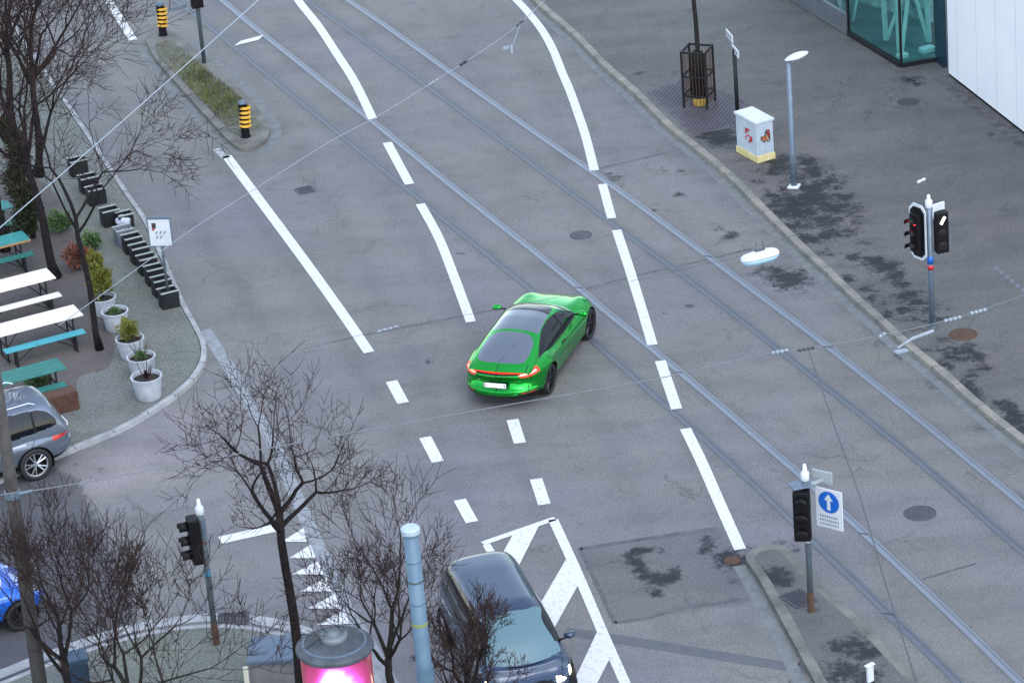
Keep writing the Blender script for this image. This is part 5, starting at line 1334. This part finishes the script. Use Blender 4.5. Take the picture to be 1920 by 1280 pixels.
# ------------------------------------------------------------------ tall masts
b = P(829, 1590, 0); H = height_at(b, 992)
t = empty('overhead_line_mast', b, 0, 'thick light blue steel mast with a capped top beside the bare bushy tree', 'mast')
MB().tube([(0, 0, 0), (0, 0, H-.04)], [.15, .135], 28).build('shaft', M['mast'], t, smooth=True)
k = MB(); k.lathe([(0, H+.05), (.14, H+.05), (.17, H+.02), (.17, H-.06), (.13, H-.06)], n=28); k.build('cap', M['mastcap'], t)
k = MB(); k.tube([(0, 0, H-1.02), (0, 0, H-.98)], .141, 28); k.build('band', M['galv_dark'], t)
k = MB(); k.tube([(0, 0, H-1.88), (0, 0, H-1.82)], .142, 28); k.build('yellow_green_band', mat('earth_band', (.20, .25, .08), .5), t)
for z0_, z1_, r_ in ((.62, .60, .141), (1.45, 1.43, .143), (3.0, 2.7, .165)): k = MB(); k.tube([(0, 0, H-z0_), (0, 0, H-z1_)], r_, 28); k.build('collar', M['mast'], t)
b = P(92, 1400, KZ); H = height_at(b, 640)
topp = P(-18, 640, KZ+H); d = topp-CAM; topp = CAM+d*((b.y-CAM.y)/d.y)
t = empty('leaning_mast', b, 0, 'dark weathered leaning mast crossing the lower left corner', 'mast')
tv = topp-b
k = MB(); k.tube([(0, 0, 0), tv*.35, tv*.55, tv], [.15, .135, .125, .11], 14, 0); k.build('shaft', mat('weathered_mast', (.030, .026, .026), .8, c2=(.065, .062, .062), nscale=3, bump=.4), t, smooth=True)
hb_ = height_at(b, 925)/H
k = MB(); k.tube([tv*(hb_-.008), tv*(hb_+.008)], .15, 14); k.tube([tv*hb_+Vector((.1, -.05, 0)), tv*hb_+Vector((.38, -.05, .05))], .03, 6); k.build('clamp', M['galv'], t)

# ------------------------------------------------------------------ glowing advertising column
bk = P(660, 1502, KZ); Hk = height_at(bk, 1200)-.05
t = empty('advertising_column', bk, 0, 'round advertising column glowing pink and white under a dark domed roof', 'kiosk')
pm = bpy.data.materials.new('backlit_poster'); pm.use_nodes = True
N = pm.node_tree.nodes; L = pm.node_tree.links; bs = N['Principled BSDF']; bs.inputs['Base Color'].default_value = (.08, .02, .05, 1); bs.inputs['Roughness'].default_value = .15
tc = N.new('ShaderNodeTexCoord'); nz_ = N.new('ShaderNodeTexNoise'); nz_.inputs['Scale'].default_value = 1.7; nz_.inputs['Detail'].default_value = 3; L.new(tc.outputs['Object'], nz_.inputs['Vector'])
sp = N.new('ShaderNodeVectorMath'); sp.operation = 'DISTANCE'; L.new(tc.outputs['Object'], sp.inputs[0]); sp.inputs[1].default_value = (.02, -.64, Hk-.55)
ad = N.new('ShaderNodeMath'); ad.operation = 'MULTIPLY_ADD'; ad.inputs[1].default_value = .55; L.new(nz_.outputs[0], ad.inputs[0]); L.new(sp.outputs['Value'], ad.inputs[2])
cr = N.new('ShaderNodeValToRGB'); e = cr.color_ramp.elements; e[0].position = .38; e[0].color = (1, .93, .80, 1); e[1].position = 1.0; e[1].color = (.20, .03, .045, 1)
for p_, c_ in ((.52, (1.0, .42, .55, 1)), (.66, (.75, .08, .55, 1)), (.80, (.50, .05, .22, 1))): q_ = e.new(p_); q_.color = c_
L.new(ad.outputs[0], cr.inputs[0]); L.new(cr.outputs[0], bs.inputs['Emission Color'])
es_ = N.new('ShaderNodeMapRange'); es_.inputs[1].default_value = .35; es_.inputs[2].default_value = .75; es_.inputs[3].default_value = 2.2; es_.inputs[4].default_value = .5; L.new(ad.outputs[0], es_.inputs[0]); L.new(es_.outputs[0], bs.inputs['Emission Strength'])
k = MB(); k.lathe([(.645, .35), (.645, Hk-.12)], n=48); k.build('poster_drum', pm, t, smooth=True)
k = MB(); k.lathe([(0, .02), (.69, .02), (.70, .30), (.66, .36), (.63, .36)], n=48); k.build('base', M['galv_dark'], t)
k = MB(); k.lathe([(.62, Hk-.14), (.68, Hk-.14), (.71, Hk-.10), (.71, Hk-.05), (.66, Hk-.01), (.54, Hk+.03), (.36, Hk+.07), (.22, Hk+.09), (0, Hk+.10)], n=56); rf = k.build('roof', mat('roof_grey', (.045, .055, .068), .6, .1, c2=(.085, .10, .12), nscale=4), t, smooth=True); autosmooth(rf, 30)
k = MB(); k.lathe([(.55, Hk+.035), (.59, Hk+.025), (.59, Hk+.01)], n=48); k.build('roof_ring', M['galv'], rf)
k = MB(); k.lathe([(.24, Hk+.08), (.26, Hk+.16), (.22, Hk+.20), (.12, Hk+.17), (.10, Hk+.23), (0, Hk+.24)], n=36); k.build('roof_cap', mat('pale_cap_metal', (.16, .19, .21), .5, .2), rf, smooth=True)
# cabinet / shelter left of it
b1 = P(474, 1310, KZ); t = empty('bin_shelter', b1, R(-3), 'low blue grey box with a dark lid between the slim trunk and the kerb', 'box')
hB = height_at(b1, 1236)
MB().box((.62, .42, hB/2-.06), (1.18, .86, hB-.12), bev=.02).build('housing', mat('brown_grey_box', (.12, .115, .125), .6, c2=(.17, .165, .18), nscale=4), t)
MB().box((.62, .42, hB-.05), (1.30, .98, .10), bev=.03).build('lid', mat('slate_lid', (.07, .10, .15), .45, .1, c2=(.10, .14, .20), nscale=4), t)
MB().box((-.05, -.12, .40), (.10, .06, .8), bev=.01).build('pale_post', mat('cream_post', (.50, .50, .42), .7), t)
# small dark blue bin at bottom
b1 = P(148, 1292, KZ); t = empty('litter_bin', b1, .3, 'small dark blue bin on the lower left pavement under the branches', 'bin')
MB().box((0, 0, .35), (.45, .4, .7), bev=.04).build('body', mat('navy_bin', (.012, .03, .06), .5), t); MB().box((0, 0, .74), (.5, .45, .08), bev=.02).build('lid', mat('navy_lid', (.02, .05, .09), .4), t)

# ------------------------------------------------------------------ buildings, upper right
g0 = P(1592, 66, KZ); g1_ = P(1690, 126, KZ); g2 = P(1756, 114, KZ); g3 = P(1530, 0, KZ)
w0 = P(1779, 141, KZ); w1 = P(1920, 251, KZ)
t = empty('glass_building', g1_, 0, 'green glass corner building with white slanting steel struts inside', 'building')
HB = 9.0
def wallq(a, b_, z0, z1, name, m_, th=.12, parent=None, org=None):
    a = Vector((a.x, a.y, 0)); b_ = Vector((b_.x, b_.y, 0)); d_ = (b_-a); l_ = d_.length; an = math.atan2(d_.y, d_.x); c_ = (a+b_)/2-(org or Vector((0, 0, 0)))
    k_ = MB(); k_.box((c_.x, c_.y, (z0+z1)/2), (l_, th, z1-z0), an); return k_.build(name, m_, parent)
og = Vector((g1_.x, g1_.y, 0)); t.location = (og.x, og.y, 0)
gm_ = bpy.data.materials.new('green_glass'); gm_.use_nodes = True
b = gm_.node_tree.nodes['Principled BSDF']; b.inputs['Base Color'].default_value = (.58, .84, .82, 1); b.inputs['Roughness'].default_value = .03; b.inputs['Transmission Weight'].default_value = 1; b.inputs['IOR'].default_value = 1.25
e1 = (g1_-g0).normalized(); e2 = (g2-g1_).normalized()
wallq(g0, g1_, KZ+.12, HB, 'glass_wall', gm_, .03, t, og); wallq(g1_+e2*.02, g2, KZ+.12, HB, 'glass_wall', gm_, .03, t, og)
wallq(g0, g1_, KZ, KZ+.12, 'plinth', M['blackm'], .14, t, og); wallq(g1_, g2, KZ, KZ+.118, 'plinth', M['blackm'], .14, t, og)
for z_ in (3.0, 6.0): wallq(g0, g1_, z_, z_+.08, 'transom', M['galv_dark'], .07, t, og); wallq(g1_, g2, z_, z_+.078, 'transom', M['galv_dark'], .07, t, og)
corner = g1_
k = MB(); k.box((0, 0, HB/2), (.06, .06, HB), .4); k.box((g0.x-og.x, g0.y-og.y, HB/2), (.08, .08, HB), .4); k.build('mullion', M['blackm'], t)
# interior floor and back wall
back = Vector((0, 6, 0))
q = [g0, g1_, g2, g2+back, g0+back]
k = MB(); k.prism([(p.x-og.x, p.y-og.y) for p in q], KZ, KZ+.03); k.build('floor', mat('interior_floor', (.04, .10, .11), .4, c2=(.10, .20, .20), nscale=1.2), t)
k = MB()
wallq(g0+Vector((.2, 3.0, 0)), g2+Vector((.3, 3.0, 0)), KZ, HB, 'back_wall', mat('interior_wall', (.05, .12, .14), .6, c2=(.50, .66, .62), nscale=.6, nlo=.42, nhi=.56), .1, t, og)
strut = mat('pale_strut', (.38, .60, .58), .5, c2=(.5, .72, .70), nscale=3)
def st(px, py, px2, py2, r_, dz=3.2, off=.6):
    a = P(px, py, KZ+.1); dpt = P(px2, py2, KZ+.1+dz); k_ = MB()
    ray = dpt-CAM; kk = (a.y-CAM.y)/ray.y; q_ = CAM+ray*kk
    d_ = (q_-a); q_ = a+d_*2.4
    k_.tube([a-og, q_-og], r_, 8); k_.build('strut', strut, t)
st(1662, 74, 1655, -40, .075); st(1663, 76, 1690, 0, .055); st(1688, 98, 1682, -30, .085); st(1690, 100, 1702, 0, .06); st(1742, 78, 1735, -40, .075); st(1740, 78, 1718, 0, .055); st(1600, 40, 1612, -20, .04)
k = MB(); fp = P(1738, 96, KZ+.05); k.box((fp.x-og.x, fp.y-og.y, .22), (.42, .26, .16), .4, bev=.05); fp = P(1692, 108, KZ+.05); k.box((fp.x-og.x, fp.y-og.y, .22), (.3, .22, .14), .4, bev=.05); k.build('strut_foot', strut, t)
wallq(g3+Vector((-1.4, 1.9, 0)), g0+Vector((-.03, .0, 0)), KZ+.02, .75, 'metal_panel', mat('grey_panel', (.17, .19, .22), .35, .5, c2=(.22, .24, .27), nscale=2), .10, t, og)
wallq(g3+Vector((-1.4, 1.95, 0)), g0+Vector((-.03, .05, 0)), .75, HB, 'glass_wall', gm_, .03, t, og)
k = MB(); fp = P(1540, 12, KZ)
k.box((fp.x-og.x, fp.y-og.y+.05, 1.6), (.16, .10, 3.2), .4); k.build('white_post', M['white'], t)
# recess
wallq(g2+Vector((.02, .02, 0)), Vector((w0.x-.02, w0.y+.6, 0)), KZ, HB, 'recess_panel', mat('petrol_panel', (.012, .04, .06), .3), .12, t, og)
# white building
d_ = (w1-w0).normalized(); wl = (w1-w0).length+14; an = math.atan2(d_.y, d_.x); nrm = Vector((-d_.y, d_.x, 0))
t = empty('white_building', w0, an, 'plain white rendered building wall in the upper right corner', 'building')
wm = mat('white_render', (.86, .88, .90), .8, c2=(.80, .83, .87), nscale=.7, bump=.15)
k = MB(); k.box((wl/2, 3.0, 6.03), (wl, 6.0, 12-.06)); k.build('wall', wm, t)
for i in range(14):
    k = MB(); k.box((.02+i*1.25+.6, -.001, 6.03), (.012, .004, 11.9)); k.build('panel_joint', mat('joint_grey', (.45, .47, .50), .8) if i == 0 else bpy.data.materials['joint_grey'], t)
k = MB(); k.box((wl/2, 3.0, .045-.06), (wl+.01, 6.02, .05)); k.build('plinth', M['blackm'], t)
for i in range(3):
    kx = 3.1+i*3.2
    f_ = MB(); f_.box((kx, -.01, 4.2), (1.2, .05, 1.5), bev=.01); wf = f_.build('window', M['galv_dark'], t); MB().box((kx, -.04, 4.2), (1.08, .02, 1.38)).build('pane', M['glass'], wf)
k = MB()
strip_l = [w0+d_*-.3-nrm*.25, w1+d_*3-nrm*.25]
o = MB(); o.add([(w0.x, w0.y, KZ+.002), (w1.x+d_.x*3, w1.y+d_.y*3, KZ+.002), (w1.x+d_.x*3-nrm.x*.5, w1.y+d_.y*3-nrm.y*.5, KZ+.002), (w0.x-nrm.x*.5, w0.y-nrm.y*.5, KZ+.002)], [(0, 3, 2, 1)])
o = o.build('wall_footing', mat('dirty_footing', (.05, .045, .045), .9, c2=(.11, .11, .115), nscale=4)); tag(o, kind='structure')
pv = MB()
for i in range(9):
    p_ = P(1868+i*10, 503+i*8.2, KZ+.003); pv.box(p_, (.10, .26, .006), R(-5))
o = pv.build('tactile_strip', mat('tactile', (.12, .13, .16), .7)); tag(o, kind='structure')

# ------------------------------------------------------------------ overhead wires, insulators, hanging lamp
WZ = 6.6
def wire(pts, r_, m_, label, sag=.0, z=WZ, name='span_wire'):
    P_ = [P(x, y, z) for x, y in pts]; P_ = smooth_line(P_, 6)
    k_ = MB(); k_.tube(P_, r_, 6); o_ = k_.build(name, m_, smooth=True); tag(o_, label, 'wire'); return o_
pale_wire = mat('pale_wire', (.36, .42, .48), .4, .3); dark_wire = mat('dark_wire', (.07, .08, .095), .5, .3)
wire([(-60, 480), (0, 427), (245, 214), (485, 0), (550, -60)], .012, pale_wire, 'pale span wire crossing the upper left corner')
wire([(1060, -36), (1018, 4), (975, 44), (925, 82), (870, 118), (812, 154), (712, 216), (620, 265), (485, 350), (350, 437), (180, 560), (110, 610)], .008, mat('dull_wire', (.26, .30, .35), .5, .2), 'long pale span wire from the top centre down to the beer tables')
wire([(560, 656), (730, 616), (930, 580), (1100, 545), (1300, 500), (1420, 468), (1728, 338), (1960, 240)], .004, dark_wire, 'thin span wire carrying the hanging white street lamp')
wire([(-60, 937), (15, 925), (150, 905), (600, 822), (900, 768), (1100, 733), (1250, 706), (1410, 668), (1520, 652), (1655, 628), (1800, 594), (1940, 546)], .009, mat('grey_wire', (.15, .17, .20), .5, .3), 'grey span wire across the road below the green car')
wire([(1516, 656), (1565, 800), (1612, 930), (1655, 1075), (1705, 1235), (1730, 1310)], .012, dark_wire, 'dark feeder wire dropping from the grey span wire over the lower right tracks', z=6.3)
def insul(px, py, px2, py2, m_, label, r_=.035, n_=4, z=WZ):
    a = P(px, py, z); b_ = P(px2, py2, z); k_ = MB(); d_ = b_-a
    k_.tube([a, b_], r_*.4, 6)
    for i in range(n_): k_.tube([a+d_*((i+.15)/n_), a+d_*((i+.75)/n_)], r_, 10)
    o_ = k_.build('insulator', m_, smooth=False); tag(o_, label, 'insulator'); return o_
ins = mat('insulator_grey', (.20, .24, .29), .5, c2=(.28, .32, .37), nscale=9); insd = mat('insulator_dark', (.03, .035, .04), .4)
insul(1446, 662, 1478, 656, ins, 'left grey insulator on the grey span wire'); insul(1496, 657, 1528, 651, insd, 'dark insulator where the feeder wire leaves the grey span wire', .03)
insul(1769, 602, 1803, 594, ins, 'ribbed insulator on the grey span wire beside the foot of the red traffic light'); insul(1818, 588, 1850, 580, ins, 'rightmost ribbed insulator on the grey span wire')
insul(1647, 632, 1661, 624, ins, 'small insulator on the grey span wire above the right kerb', .03, 2); insul(1720, 342, 1735, 335, M['whitecap'], 'small white insulator above the red traffic light', .03, 2)
insul(862, 123, 876, 114, insd, 'dark insulator on the long pale span wire', .035, 2); insul(968, 50, 982, 38, insd, 'dark clamp on the pale span wire at the top', .025, 2); insul(803, 160, 822, 148, ins, 'pale insulator on the long pale span wire', .025, 3)
insul(706, 622, 748, 611, mat('faint_insulator', (.22, .25, .30), .5), 'faint grey insulator above the long white road line', .025, 4)
k = MB(); a = P(1750, 620, WZ-.1); b_ = P(1712, 634, WZ-.15); c_ = P(1683, 652, WZ-.25); k.tube([a, b_, c_], [.035, .03, .018], 8); k.box(P(1690, 658, WZ-.5), (.26, .14, .02), .3)
o = k.build('registration_arm', ins, smooth=False); tag(o, 'curved pale steady arm hanging over the right kerb', 'wire arm')
k = MB(); k.tube([P(975, 46, WZ), P(962, 84, WZ-.2)], .008, 5); c_ = P(959, 92, WZ-.25); k.box(c_, (.06, .02, .20), .3); k.box(c_+Vector((-.12, 0, .04)), (.14, .02, .07), .3)
o = k.build('hanger', mat('hanger_grey', (.25, .30, .38), .5)); tag(o, 'small grey hanger dangling from the pale span wire at the top', 'hanger')
# lamp
lp = P(1425, 481, 6.3); dv = P(1460, 470, 6.3)-P(1390, 488, 6.3); an = math.atan2(dv.y, dv.x)
t = empty('hanging_lamp', lp, an, 'white capsule shaped street lamp hanging from a span wire over the right lane', 'street lamp')
hv = []; ns = 24
for i in range(ns+1):
    f = i/ns*2-1; rr_ = (1-abs(f)**3.4)**.42
    hv.append([(f*.43, .17*rr_*math.cos(2*math.pi*j/20), (.13 if math.sin(2*math.pi*j/20) > 0 else .15)*rr_*math.sin(2*math.pi*j/20)) for j in range(20)])
def capsule(zsel, name, m_, sc=1.0):
    k_ = MB(); vs_ = [(v[0]*sc, v[1]*sc, (max(v[2], .0) if zsel > 0 else min(v[2], -.006))) for r__ in hv for v in r__]; fs_ = []
    for i in range(ns):
        for j in range(20): fs_.append((i*20+j, i*20+(j+1) % 20, (i+1)*20+(j+1) % 20, (i+1)*20+j))
    k_.add(vs_, fs_); return k_.build(name, m_, t, smooth=True)
capsule(1, 'housing', M['white']); capsule(-1, 'diffuser', mat('pale_diffuser', (.36, .58, .75), .25), .97)
k = MB(); k.box((0, 0, .155), (.22, .06, .05), bev=.01); k.tube([(-.1, 0, .16), (-.06, 0, .34)], .01, 5); k.tube([(.1, 0, .16), (.06, 0, .34)], .01, 5); k.build('bracket', M['galv_dark'], t)
